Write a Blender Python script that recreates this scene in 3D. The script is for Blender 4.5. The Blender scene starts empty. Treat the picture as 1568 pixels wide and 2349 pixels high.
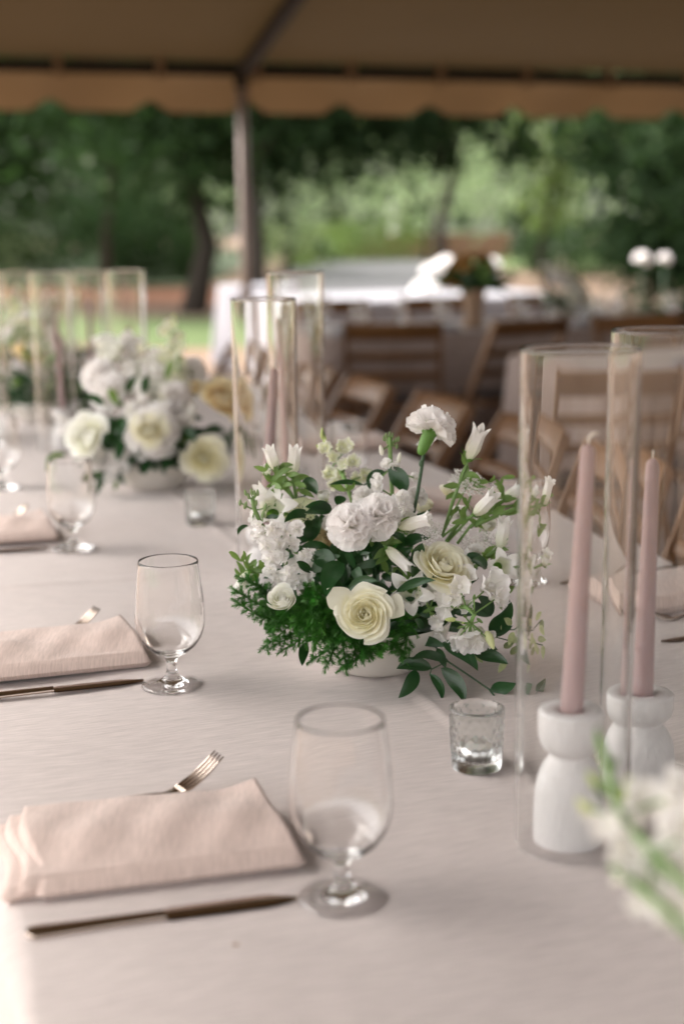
import bpy, math, random
import numpy as np
from mathutils import Vector, Matrix
from math import sin, cos, pi, radians, sqrt, exp, atan2

SC = bpy.context.scene
random.seed(7); rng = np.random.default_rng(7)
TZ = 0.76            # table top height
CAMZ = TZ + 0.525
# ------------------------------------------------------------------ camera
FP = 3262.0; PITCH = radians(11.3); ROLL = -0.012
def ray(x, y):
    """direction through point (x,y) of the photograph (1568 wide)"""
    a = x - 784; b = -(y - 1174.5)
    c, s = cos(ROLL), sin(ROLL)
    a, b = a*c - b*s, a*s + b*c
    cp, sp = cos(PITCH), sin(PITCH)
    return Vector((a, FP*cp + b*sp, -FP*sp + b*cp))
cam = bpy.data.cameras.new('camera'); camo = bpy.data.objects.new('camera', cam)
SC.collection.objects.link(camo)
fw = ray(784, 1174.5).normalized()
rt = (ray(785, 1174.5) - ray(784, 1174.5)).normalized(); up = rt.cross(fw)
camo.matrix_world = Matrix(((rt.x, up.x, -fw.x, 0), (rt.y, up.y, -fw.y, 0), (rt.z, up.z, -fw.z, CAMZ), (0, 0, 0, 1)))
cam.sensor_fit = 'VERTICAL'; cam.sensor_height = 36; cam.lens = 50
cam.clip_start = 0.05; cam.clip_end = 600
cam.dof.use_dof = True; cam.dof.focus_distance = 1.56; cam.dof.aperture_fstop = 2.6
SC.camera = camo
# ------------------------------------------------------------------ light
SUN_EL, SUN_AZ = radians(60), radians(-75)
w = bpy.data.worlds.new('World'); SC.world = w; w.use_nodes = True
nt = w.node_tree; bg = nt.nodes['Background']
sky = nt.nodes.new('ShaderNodeTexSky'); sky.sky_type = 'NISHITA'; sky.sun_disc = False
sky.sun_elevation = SUN_EL; sky.sun_rotation = radians(-75); sky.dust_density = 4.0; sky.air_density = 1.0
hs = nt.nodes.new('ShaderNodeHueSaturation'); hs.inputs['Saturation'].default_value = 0.22
wt = nt.nodes.new('ShaderNodeMix'); wt.data_type = 'RGBA'; wt.blend_type = 'MULTIPLY'; wt.inputs[0].default_value = 1; wt.inputs[7].default_value = (1.0, .957, .905, 1)
nt.links.new(sky.outputs[0], hs.inputs['Color']); nt.links.new(hs.outputs[0], wt.inputs[6]); nt.links.new(wt.outputs[2], bg.inputs['Color'])
bg.inputs['Strength'].default_value = 0.15
sun = bpy.data.lights.new('sun', 'SUN'); sun.energy = 0.95; sun.angle = radians(16); sun.color = (1, .96, .9)
suno = bpy.data.objects.new('sun', sun); SC.collection.objects.link(suno)
sd = Vector((sin(SUN_AZ)*cos(SUN_EL), cos(SUN_AZ)*cos(SUN_EL), sin(SUN_EL)))
suno.rotation_euler = (-sd).to_track_quat('-Z', 'Y').to_euler()
SC.view_settings.view_transform = 'Standard'; SC.view_settings.look = 'None'
SC.view_settings.exposure = 2.3; SC.view_settings.gamma = 1
SC.render.engine = 'CYCLES'
cy = SC.cycles
cy.use_denoising = True
try: cy.denoiser = 'OPENIMAGEDENOISE'
except Exception: pass
cy.max_bounces = 28; cy.transmission_bounces = 28; cy.diffuse_bounces = 9; cy.glossy_bounces = 8; cy.transparent_max_bounces = 16
cy.sample_clamp_indirect = 6; cy.blur_glossy = 0.6

# ------------------------------------------------------------------ frames
UA = Vector((-0.3173, 0.9483, 0)); VA = Vector((0.9483, 0.3173, 0)); ANG = radians(18.5)
def W(u, v, z=0.0): return UA*u + VA*v + Vector((0, 0, z))
def G(x, y, z=TZ):
    d = ray(x, y); return Vector((0, 0, CAMZ)) + d*((z - CAMZ)/d.z)
def PD(x, y, depth):
    d = ray(x, y); return Vector((0, 0, CAMZ)) + d*(depth/d.y)

# ------------------------------------------------------------------ materials
MAT = {}
def nn(t, typ, **k):
    n = t.nodes.new(typ)
    for a, b in k.items(): setattr(n, a, b)
    return n
def mat(name, col, rough=.6, var=.12, scale=20, bump=0, bscale=200, transl=0, tcol=None, metal=0, spec=.5, sheen=0, sss=0,
        stretch=(1, 1, 1), attr=None, col2=None, coat=0):
    if name in MAT: return MAT[name]
    m = bpy.data.materials.new(name); m.use_nodes = True; t = m.node_tree; L = t.links.new
    p = t.nodes['Principled BSDF']; out = t.nodes['Material Output']
    tc = nn(t, 'ShaderNodeTexCoord'); mp = nn(t, 'ShaderNodeMapping'); mp.inputs['Scale'].default_value = stretch
    L(tc.outputs['Object'], mp.inputs[0])
    no = nn(t, 'ShaderNodeTexNoise'); no.inputs['Scale'].default_value = scale; no.inputs['Detail'].default_value = 4
    L(mp.outputs[0], no.inputs['Vector'])
    mx = nn(t, 'ShaderNodeMix', data_type='RGBA')
    lo = [max(0, c*(1 - var)) for c in col]; hi = [min(1, c*(1 + var)) for c in (col2 or col)]
    mx.inputs[6].default_value = (*lo, 1); mx.inputs[7].default_value = (*hi, 1)
    oi = nn(t, 'ShaderNodeObjectInfo'); ma = nn(t, 'ShaderNodeMath', operation='MULTIPLY_ADD'); ma.inputs[1].default_value = .55; ma.use_clamp = True
    mb_ = nn(t, 'ShaderNodeMath', operation='MULTIPLY'); mb_.inputs[1].default_value = .5
    L(oi.outputs['Random'], mb_.inputs[0]); L(no.outputs[0], ma.inputs[0]); L(mb_.outputs[0], ma.inputs[2])
    L(ma.outputs[0], mx.inputs[0]); c_out = mx.outputs[2]
    if attr:
        at = nn(t, 'ShaderNodeAttribute', attribute_name='ptip'); m2 = nn(t, 'ShaderNodeMix', data_type='RGBA')
        m2.inputs[6].default_value = (*attr, 1); L(at.outputs['Fac'], m2.inputs[0]); L(c_out, m2.inputs[7]); c_out = m2.outputs[2]
    L(c_out, p.inputs['Base Color'])
    p.inputs['Roughness'].default_value = rough; p.inputs['Metallic'].default_value = metal
    p.inputs['Specular IOR Level'].default_value = spec
    if sheen: p.inputs['Sheen Weight'].default_value = sheen
    if coat: p.inputs['Coat Weight'].default_value = coat; p.inputs['Coat Roughness'].default_value = .25
    if sss:
        p.inputs['Subsurface Weight'].default_value = sss; p.inputs['Subsurface Scale'].default_value = .004
        p.inputs['Subsurface Radius'].default_value = (1, .7, .5)
    if bump:
        nb = nn(t, 'ShaderNodeTexNoise'); nb.inputs['Scale'].default_value = bscale; nb.inputs['Detail'].default_value = 3
        L(mp.outputs[0], nb.inputs['Vector']); b = nn(t, 'ShaderNodeBump'); b.inputs['Strength'].default_value = bump
        b.inputs['Distance'].default_value = .002; L(nb.outputs[0], b.inputs['Height']); L(b.outputs[0], p.inputs['Normal'])
    if transl:
        tr = nn(t, 'ShaderNodeBsdfTranslucent'); ms = nn(t, 'ShaderNodeMixShader'); ms.inputs[0].default_value = transl
        if tcol: tr.inputs[0].default_value = (*tcol, 1)
        else: L(c_out, tr.inputs[0])
        L(p.outputs[0], ms.inputs[1]); L(tr.outputs[0], ms.inputs[2]); L(ms.outputs[0], out.inputs[0])
    MAT[name] = m; return m
def glass(name, col=(1, 1, 1), rough=0.0, bump=0, bs=100):
    m = bpy.data.materials.new(name); m.use_nodes = True; t = m.node_tree; L = t.links.new
    p = t.nodes['Principled BSDF']; p.inputs['Base Color'].default_value = (*col, 1)
    p.inputs['Transmission Weight'].default_value = 1; p.inputs['Roughness'].default_value = rough; p.inputs['IOR'].default_value = 1.48
    if bump:
        tc = nn(t, 'ShaderNodeTexCoord'); n = nn(t, 'ShaderNodeTexNoise'); n.inputs['Scale'].default_value = bs
        L(tc.outputs['Object'], n.inputs['Vector']); b = nn(t, 'ShaderNodeBump'); b.inputs['Strength'].default_value = bump
        b.inputs['Distance'].default_value = .001; L(n.outputs[0], b.inputs['Height']); L(b.outputs[0], p.inputs['Normal'])
    MAT[name] = m; return m

def cloth_mat(name, col, slub=(1, 14, 1), strength=.35, creases=False, freq=260, rot=0.0, col2=None):
    m = bpy.data.materials.new(name); m.use_nodes = True; t = m.node_tree; L = t.links.new
    p = t.nodes['Principled BSDF']; p.inputs['Roughness'].default_value = .85; p.inputs['Specular IOR Level'].default_value = .2
    p.inputs['Sheen Weight'].default_value = .25
    tc = nn(t, 'ShaderNodeTexCoord')
    mp = nn(t, 'ShaderNodeMapping'); mp.inputs['Scale'].default_value = slub; mp.inputs['Rotation'].default_value = (0, 0, rot)
    L(tc.outputs['Object'], mp.inputs[0])
    n1 = nn(t, 'ShaderNodeTexNoise'); n1.inputs['Scale'].default_value = freq/14; n1.inputs['Detail'].default_value = 5; n1.inputs['Roughness'].default_value = .65
    L(mp.outputs[0], n1.inputs['Vector'])
    n2 = nn(t, 'ShaderNodeTexNoise'); n2.inputs['Scale'].default_value = 5; n2.inputs['Detail'].default_value = 3
    L(tc.outputs['Object'], n2.inputs['Vector'])
    mx = nn(t, 'ShaderNodeMix', data_type='RGBA')
    mx.inputs[6].default_value = (*[c*.80 for c in col], 1); mx.inputs[7].default_value = (*[min(.9, c*1.13) for c in (col2 or col)], 1)
    cr = nn(t, 'ShaderNodeMapRange'); cr.inputs[1].default_value = .3; cr.inputs[2].default_value = .7
    L(n1.outputs[0], cr.inputs[0]); L(cr.outputs[0], mx.inputs[0]); L(mx.outputs[2], p.inputs['Base Color'])
    b = nn(t, 'ShaderNodeBump'); b.inputs['Strength'].default_value = strength; b.inputs['Distance'].default_value = .0006
    L(n1.outputs[0], b.inputs['Height'])
    b2 = nn(t, 'ShaderNodeBump'); b2.inputs['Strength'].default_value = .35; b2.inputs['Distance'].default_value = .010
    L(n2.outputs[0], b2.inputs['Height']); L(b2.outputs[0], b.inputs['Normal']); L(b.outputs[0], p.inputs['Normal'])
    MAT[name] = m; return m

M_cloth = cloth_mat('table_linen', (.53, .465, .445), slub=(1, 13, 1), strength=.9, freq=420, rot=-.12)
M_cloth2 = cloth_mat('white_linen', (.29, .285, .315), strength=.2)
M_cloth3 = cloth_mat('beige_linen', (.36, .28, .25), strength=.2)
M_napkin = cloth_mat('blush_linen', (.55, .43, .385), slub=(14, 1, 1), strength=.7, freq=700, col2=(.59, .47, .425))
M_rose = mat('rose_petal_cream', (.92, .91, .79), rough=.55, var=.06, scale=50, transl=.35, attr=(.92, .87, .60), bump=.15, bscale=260, sheen=.15)
M_rosew = mat('rose_petal_white', (.93, .93, .90), rough=.55, var=.03, transl=.35, attr=(.88, .88, .68), bump=.15, bscale=260, sheen=.15)
M_rosey = mat('rose_petal_yellow', (.90, .82, .60), rough=.55, var=.05, transl=.3, attr=(.88, .70, .34), bump=.15, bscale=260)
M_white = mat('petal_white', (.94, .925, .92), rough=.7, var=.02, transl=.45, attr=(.92, .91, .84), bump=.05, bscale=400)
M_snap = mat('petal_white_green', (.93, .925, .88), rough=.6, var=.04, transl=.35, attr=(.80, .84, .48), bump=.12, bscale=400)
M_bell = mat('bell_petal', (.94, .925, .90), rough=.6, var=.03, transl=.35, attr=(.84, .86, .66), bump=.15, bscale=500)
M_bud = mat('bud_green', (.22, .32, .13), rough=.6, var=.3, scale=150, transl=.1)
M_budy = mat('bud_yellow_green', (.55, .64, .25), rough=.6, var=.2, scale=150, transl=.2)
M_sepal = mat('sepal_green', (.12, .26, .05), rough=.5, var=.35, scale=120, transl=.25, tcol=(.25, .5, .06))
M_stemd = mat('stem_dark_green', (.035, .085, .035), rough=.5, var=.3)
M_steml = mat('stem_light_green', (.16, .28, .08), rough=.5, var=.3)
M_leafd = mat('leaf_dark_glossy', (.014, .055, .016), rough=.32, var=.4, scale=60, transl=.12, tcol=(.06, .22, .03), spec=.5, bump=.2, bscale=300)
M_leafl = mat('leaf_light_green', (.13, .23, .06), rough=.5, var=.35, scale=80, transl=.3, tcol=(.30, .46, .10))
M_fern = mat('fern_green', (.028, .13, .02), rough=.5, var=.6, scale=30, transl=.3, tcol=(.06, .34, .04), col2=(.07, .22, .03))
M_vari = mat('leaf_variegated', (.10, .20, .06), rough=.5, var=.3, scale=260, col2=(.55, .58, .30), transl=.2)
M_ceram = mat('bowl_ceramic', (.74, .71, .66), rough=.45, var=.03, bump=.15, bscale=120)
M_holder = mat('holder_stoneware', (.79, .765, .76), rough=.55, var=.10, scale=320, bump=.8, bscale=260, stretch=(1, 1, .3))
M_wax = mat('candle_wax', (.44, .315, .31), rough=.5, var=.06, scale=40, sss=.35, stretch=(1, 1, .1), bump=.3, bscale=60)
M_wick = mat('wick', (.75, .68, .6), rough=.9)
M_waxw = mat('white_wax', (.85, .83, .8), rough=.5, sss=.3)
M_tin = mat('aluminium_cup', (.7, .7, .7), rough=.3, metal=1)
M_metal = mat('flatware_steel', (.56, .47, .41), rough=.2, metal=1, var=.08, scale=30)
M_goblet = glass('goblet_glass', (1, 1, 1))
M_hurr = glass('hurricane_glass', (.998, 1, .996), bump=.10, bs=14); M_hurr.node_tree.nodes['Principled BSDF'].inputs['IOR'].default_value = 1.40
M_vot = glass('pressed_glass', (.99, 1, .99), rough=.2)
M_wood = mat('chair_wood', (.17, .078, .028), rough=.45, var=.4, scale=12, stretch=(1, 1, .15), bump=.1, coat=.2)
M_pad = mat('seat_pad_vinyl', (.045, .042, .05), rough=.5)
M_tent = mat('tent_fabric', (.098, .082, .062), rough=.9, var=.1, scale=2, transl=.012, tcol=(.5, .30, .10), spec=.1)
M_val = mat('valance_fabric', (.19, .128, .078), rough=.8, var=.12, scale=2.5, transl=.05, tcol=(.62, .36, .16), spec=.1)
M_beam = mat('tent_beam_metal', (.022, .017, .012), rough=.7, metal=0, spec=.2, var=.2)
M_pole = mat('tent_pole_metal', (.26, .21, .19), rough=.45, metal=.2, var=.15, stretch=(1, 1, .2))
M_ground = mat('mulch_ground', (.11, .07, .047), rough=.95, var=.5, scale=3, bump=.6, bscale=60, col2=(.16, .105, .07))
M_grass = mat('lawn_grass', (.05, .085, .02), rough=.9, var=.4, scale=2.5, col2=(.09, .13, .04))
M_clay = mat('red_clay', (.20, .085, .045), rough=.95, var=.3, scale=1.2)
M_road = mat('asphalt_pale', (.105, .104, .112), rough=.9, var=.12, scale=2)
M_bark = mat('tree_bark', (.045, .035, .028), rough=.9, var=.4, scale=6, stretch=(1, 1, .2))
M_gold = mat('petal_orange', (.50, .30, .10), rough=.6, var=.4, scale=40, transl=.2, attr=(.35, .12, .03))
M_vase = mat('vase_tan', (.34, .22, .14), rough=.5, var=.15)
M_thread = mat('hem_thread', (.55, .48, .45), rough=.9)

# ------------------------------------------------------------------ mesh helpers
COL = SC.collection
def newmesh(name, verts, faces, m, smooth=True, tip=None):
    me = bpy.data.meshes.new(name); me.from_pydata([tuple(v) for v in verts], [], faces)
    ms = m if isinstance(m, (list, tuple)) else [m]
    for x in ms: me.materials.append(x)
    if smooth: me.polygons.foreach_set('use_smooth', [True]*len(me.polygons))
    if tip is not None:
        a = me.attributes.new('ptip', 'FLOAT', 'POINT'); a.data.foreach_set('value', list(map(float, tip)))
    me.update(); return me
def put(name, me, parent=None, mx=None, **props):
    o = bpy.data.objects.new(name, me); COL.objects.link(o)
    if parent is not None: o.parent = parent
    if mx is not None: o.matrix_basis = mx if isinstance(mx, Matrix) else Matrix.Translation(mx)
    for k, v in props.items(): o[k] = v
    return o
def thing(name, label, cat, loc=(0, 0, 0), rotz=0, group=None):
    o = bpy.data.objects.new(name, None); COL.objects.link(o); o.location = loc; o.rotation_euler = (0, 0, rotz)
    o.empty_display_size = .05
    o['label'] = label; o['category'] = cat
    if group: o['group'] = group
    return o
def tag(o, label, cat, group=None):
    o['label'] = label; o['category'] = cat
    if group: o['group'] = group
    return o
def dup(root, loc, rotz, label, group=None, kids=None):
    r = root.copy(); COL.objects.link(r); r.location = loc; r.rotation_euler = (0, 0, rotz); r['label'] = label
    if group: r['group'] = group
    def rec(a, b):
        for ch in KIDS[a.name]:
            c = ch.copy(); COL.objects.link(c); c.parent = b; KIDS.setdefault(b.name, []).append(c)
            if KIDS.get(ch.name): KIDS.setdefault(c.name, []); rec(ch, c)
    rec(root, r); return r
KIDS = {}
def build_kids():
    KIDS.clear()
    for o in COL.objects:
        if o.parent: KIDS.setdefault(o.parent.name, []).append(o)

class MB:
    """collects raw geometry"""
    def __init__(s): s.v = []; s.f = []; s.t = []
    def add(s, v, f, t=None):
        n = len(s.v); s.v += [tuple(x) for x in v]; s.f += [tuple(i + n for i in q) for q in f]
        s.t += list(t) if t is not None else [0.0]*len(v); return s
    def box(s, c, size, rot=None):
        cx = Vector(c); h = Vector(size)/2; P = []
        for z in (-1, 1):
            for y in (-1, 1):
                for x in (-1, 1):
                    q = Vector((x*h.x, y*h.y, z*h.z))
                    if rot is not None: q = rot @ q
                    P.append(cx + q)
        return s.add(P, [(0, 2, 3, 1), (4, 5, 7, 6), (0, 1, 5, 4), (2, 6, 7, 3), (0, 4, 6, 2), (1, 3, 7, 5)])
    def bar(s, a, b, wx, wy, side=Vector((1, 0, 0))):
        a = Vector(a); b = Vector(b); T = (b - a).normalized(); S = (side - T*side.dot(T)).normalized(); N = T.cross(S)
        P = [p + S*(wx/2*i) + N*(wy/2*j) for p in (a, b) for i, j in ((-1, -1), (1, -1), (1, 1), (-1, 1))]
        return s.add(P, [(3, 2, 1, 0), (4, 5, 6, 7), (0, 1, 5, 4), (1, 2, 6, 5), (2, 3, 7, 6), (3, 0, 4, 7)])
    def tube(s, pts, rad, n=6, cap=True):
        pts = [Vector(p) for p in pts]; m = len(pts)
        if not hasattr(rad, '__len__'): rad = [rad]*m
        T0 = (pts[1] - pts[0]).normalized(); S = T0.orthogonal().normalized(); V = []; F = []
        for i, p in enumerate(pts):
            T = (pts[min(i + 1, m - 1)] - pts[max(i - 1, 0)]).normalized(); S = (S - T*S.dot(T)).normalized(); B = T.cross(S)
            for k in range(n):
                a = 2*pi*k/n; V.append(p + (S*cos(a) + B*sin(a))*rad[i])
        for i in range(m - 1):
            for k in range(n):
                F.append((i*n + k, i*n + (k + 1) % n, (i + 1)*n + (k + 1) % n, (i + 1)*n + k))
        if cap: F += [tuple(range(n - 1, -1, -1)), tuple((m - 1)*n + k for k in range(n))]
        return s.add(V, F)
    def lathe(s, prof, n=48, close=False, c=(0, 0, 0)):
        V = []; F = []; m = len(prof)
        for r, z in prof:
            for k in range(n):
                a = 2*pi*k/n; V.append((c[0] + r*cos(a), c[1] + r*sin(a), c[2] + z))
        rng_ = range(m) if close else range(m - 1)
        for i in rng_:
            j = (i + 1) % m
            for k in range(n): F.append((i*n + k, i*n + (k + 1) % n, j*n + (k + 1) % n, j*n + k))
        return s.add(V, F)
    def ball(s, c, r, n=8, m=6, squash=1):
        prof = [(max(1e-5, r*sin(pi*i/m)), -r*squash*cos(pi*i/m)) for i in range(m + 1)]
        return s.lathe(prof, n, c=c)
    def grid(s, fn, nu, nv, tf=None, closeu=False):
        V = []; T = []; F = []
        for j in range(nv + 1):
            for i in range(nu + 1):
                V.append(fn(i/nu, j/nv)); T.append(tf(i/nu, j/nv) if tf else 0)
        for j in range(nv):
            for i in range(nu):
                a = j*(nu + 1) + i; F.append((a, a + 1, a + nu + 2, a + nu + 1))
        return s.add(V, F, T)
    def mesh(s, name, m, smooth=True): return newmesh(name, s.v, s.f, m, smooth, s.t if any(s.t) else None)
def frame(p, axis, roll=0, sc=1.0):
    z = Vector(axis).normalized(); x = z.orthogonal().normalized()
    x = Matrix.Rotation(roll, 3, z) @ x; y = z.cross(x)
    return Matrix(((x.x*sc, y.x*sc, z.x*sc, p[0]), (x.y*sc, y.y*sc, z.y*sc, p[1]), (x.z*sc, y.z*sc, z.z*sc, p[2]), (0, 0, 0, 1)))
def bez(a, b, arch, n):
    a = Vector(a); b = Vector(b); m = (a + b)/2 + Vector(arch)
    return [a*(1 - t)**2 + m*2*t*(1 - t) + b*t*t for t in [i/n for i in range(n + 1)]]
M_floor = mat('leaf_litter', (.035, .05, .022), rough=.95, var=.5, scale=2)
# ================================================================== SETTING
def sheet(name, pts, z, m):
    me = newmesh(name, [(p[0], p[1], z) for p in pts], [tuple(range(len(pts)))], m, False)
    o = put(name, me); o['kind'] = 'structure'; return o
sheet('ground', [(-250, -120), (250, -120), (250, 300), (-250, 300)], 0, M_ground)
def wavy(x0, y0, x1, y1, n=24, a=.5, rev=False):
    P = []
    for i in range(n + 1):
        t = i/n; P.append((x0 + (x1 - x0)*t, y0 + (y1 - y0)*t + a*sin(t*9 + x0) + .4*a*sin(t*23)))
    return P[::-1] if rev else P
sheet('lawn', wavy(-30, 21.5, -1.2, 16.2) + wavy(-30, 27.5, -1.4, 21.5, rev=True), .004, M_grass)
sheet('clay_bed', wavy(-34, 29, -1.6, 24.8) + wavy(-34, 40, -2.0, 33.0, rev=True), .008, M_clay)
sheet('wood_floor', wavy(-90, 36, -3.2, 33.5) + wavy(-90, 95, -3.4, 95, rev=True), .004, M_floor)
sheet('far_lawn', wavy(-1.2, 47, 40, 25) + wavy(-3, 75, 40, 75, rev=True), .004, M_grass)
sheet('side_lawn', wavy(-60, -30, -12, -30, a=.1) + wavy(-60, 20, -12, 20, a=.1, rev=True), .004, M_grass)
# curved road
rd = []; rr = []
for i in range(21):
    t = i/20; cx = 1.9 - 1.2*sin(t*pi) + .1*t; cyy = 14 + 43*t; hw = 2.6 + .1*t
    rd.append((cx - hw, cyy)); rr.append((cx + hw, cyy))
sheet('road', rr[::1] + rd[::-1], .012, M_road)
# far low wall of brick colour and hedge bank along the road
M_brick = mat('brick_red', (.30, .16, .11), rough=.9, var=.3, scale=4)
mb = MB(); mb.box((2.6, 60, .5), (9, .4, 1.0)); o = put('brick_wall', mb.mesh('brick_wall', M_brick, False)); tag(o, 'low brick red wall beside the far bend of the road', 'wall')
mb = MB(); mb.box((16, 47, .45), (12, .4, .9)); o = put('brick_wall', mb.mesh('brick_wall', M_brick, False)); tag(o, 'low brick red wall under the trees on the right', 'wall')

# far house
M_hw = mat('house_wall_white', (.74, .72, .72), rough=.8, var=.05)
M_hr = mat('house_roof', (.12, .11, .11), rough=.8)
M_gl = mat('window_dark', (.05, .06, .07), rough=.1)
h = thing('house', 'white house showing in pieces between the far trees', 'house', (7.2, 74, 0))
put('wall', MB().box((0, 0, 1.7), (9, 6, 3.4)).mesh('wall', M_hw, False), h)
put('roof', newmesh('roof', [(-5, -3.4, 3.4), (5, -3.4, 3.4), (5, 3.4, 3.4), (-5, 3.4, 3.4), (-5, 0, 5.6), (5, 0, 5.6)], [(0, 1, 5, 4), (3, 4, 5, 2), (0, 4, 3), (1, 2, 5), (3, 2, 1, 0)], M_hr, False), h)
wm = MB().box((0, 0, 0), (1.0, .12, 1.3)).mesh('window', M_gl, False)
for x in (-3.2, -1.1, 1.1, 3.2):
    f = put('window', wm, h, Vector((x, -3.02, 1.9)))
    put('sill', MB().box((0, -.08, -.72), (1.2, .14, .08)).mesh('sill', M_hw, False), f)

# ------------------------------------------------------------------ tent
EU = 9.45; SL = .235; VL, VR = -1.35, 12.0; UB, UR = -2.0, 3.0  # left and back edges lie out of view, placed to set the table light
t = thing('marquee_tent', 'large cloth tent roof with scalloped edge over all the tables', 'tent')
def roofz(u): return 2.36 + SL*min(EU - u, u - UB)
mb = MB()
def rf(a, b):
    v = VL + (VR - VL)*a; u = UB + (EU - UB)*b
    sag = -.05*abs(sin((v - 2.5)/5*pi))
    z = 2.36 + SL*min(EU - u, u - UB)*1.0 + sag*min(1, (EU - u), max(0, u - UB)); return W(u, v, z)
mb.grid(rf, 60, 40)
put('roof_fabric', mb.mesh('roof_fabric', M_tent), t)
# eave beams (all four sides), rafters, ridge
mb = MB()
put('eave_beam', MB().bar(W(EU, VL, 2.31), W(EU, VR, 2.31), .06, .075).mesh('eave_beam', M_beam, False), t)
put('eave_beam', MB().bar(W(UB, VL, 2.31), W(UB, VR, 2.31), .06, .075).mesh('eave_beam', M_beam, False), t)
put('eave_beam', MB().bar(W(UB + .04, VL, 2.31), W(EU - .04, VL, 2.31), .06, .075).mesh('eave_beam', M_beam, False), t)
um = (EU + UB)/2
for v in (VL + .04, 2.5, 6.5, 10.5):
    for a, b in ((EU - .06, um), (UB + .06, um)):
        put('rafter', MB().bar(W(a, v, 2.30), W(b, v, 2.27 + SL*abs(EU - um)), .07, .075).mesh('rafter', M_beam, False), t)
put('ridge_beam', MB().bar(W(um, VL, 2.22 + SL*(EU - um)), W(um, VR, 2.22 + SL*(EU - um)), .06, .07).mesh('ridge_beam', M_beam, False), t)
def pole(u, v, lab):
    mbp = MB().tube([W(u, v, 0), W(u, v, 2.27)], .036, 16)
    p = thing('tent_pole', lab, 'pole'); p.location = (0, 0, 0)
    put('shaft', mbp.mesh('shaft', M_pole), p)
    put('base_plate', MB().box(W(u, v, .012), (.2, .2, .018), Matrix.Rotation(ANG, 3, 'Z')).mesh('base_plate', M_beam, False), p)
    put('collar', MB().tube([W(u, v, 2.2), W(u, v, 2.27)], .047, 16).mesh('collar', M_beam), p)
pole(EU, 2.5, 'pale metal tent pole holding the eave behind the long table')
pole(EU, 6.5, 'pale metal tent pole at the right of the far eave'); pole(UB, 2.5, 'metal tent pole behind the photographer')
pole(EU, VL + .04, 'pale corner tent pole at the left of the far eave'); pole(UB, VL + .04, 'corner tent pole behind the photographer')
# scalloped valance: lobes of 0.65 m between raised notches
def valance(a, b, zt, off=0.0, parent=t):
    a = Vector(a); b = Vector(b); Ld = (b - a).length; n = int(Ld/.65)+1; D = (b - a).normalized(); N = D.cross(Vector((0, 0, 1)))
    mbv = MB(); step = .65/20; k = int(Ld/step)
    for i in range(k + 1):
        s = i*step; ph = ((s + off) % .65)/.65; d = abs(ph - .5)*2     # d=1 at notch
        notch = .075*max(0, (d - .62)/.38)**.8
        P = a + D*s + N*(.012*sin(s*5))
        mbv.v += [tuple(P + Vector((0, 0, zt))), tuple(P + Vector((0, 0, zt - .13)) + N*.01*sin(s*9)), tuple(P + Vector((0, 0, zt - .315 + notch)) + N*.015*sin(s*7 + 1))]
        mbv.t += [0, 0, 0]
        if i:
            q = (i - 1)*3; mbv.f += [(q, q + 3, q + 4, q + 1), (q + 1, q + 4, q + 5, q + 2)]
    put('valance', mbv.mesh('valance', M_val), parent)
valance(W(EU + .05, VL), W(EU + .05, VR), 2.355, off=.0)
valance(W(UB - .05, VL), W(UB - .05, VR), 2.355)
valance(W(UB, VL - .05), W(EU, VL - .05), 2.355)
sm = MB().box((0, 0, 0), (.05, .05, .15), None).mesh('tie_strap', M_val, False)
for k in range(20):
    v = VL + .05 + k*.65
    put('tie_strap', sm, t, Matrix.Translation(W(EU - .042, v, 2.315)) @ Matrix.Rotation(ANG, 4, 'Z'))

# ------------------------------------------------------------------ main table
tb = thing('banquet_table', 'long banquet table hidden beneath the pale linen cloth', 'table', W(3.4, .635))
tb.rotation_euler = (0, 0, ANG)
put('table_top', MB().box((0, 0, .74), (1.10, 6.3, .03)).mesh('table_top', M_wood, False), tb)
lg = MB().bar((0, 0, 0), (0, 0, .725), .05, .05).mesh('leg', M_wood, False)
for x in (-.45, .45):
    for y in (-3.0, 0, 3.0): put('leg', lg, tb, Vector((x, y, 0)))
V0, V1, U0, U1 = .065, 1.205, .2, 6.6
def tz(u, v):   # gentle waviness of the linen
    return .0016*sin(u*7 + v*3) + .0012*sin(v*17 + u*5) + .0010*sin(u*19 - v*9) + .0007*sin(u*31 + v*23) +   .0032*exp(-((v - .575)/.007)**2) + .0026*exp(-((u - 2.12 - .03*v)/.008)**2)
bot = .05
def cl(a, b):
    # cross profile: drop, round edge, top, round edge, drop
    pr = PRO[a]; u = b
    return pr
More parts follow.
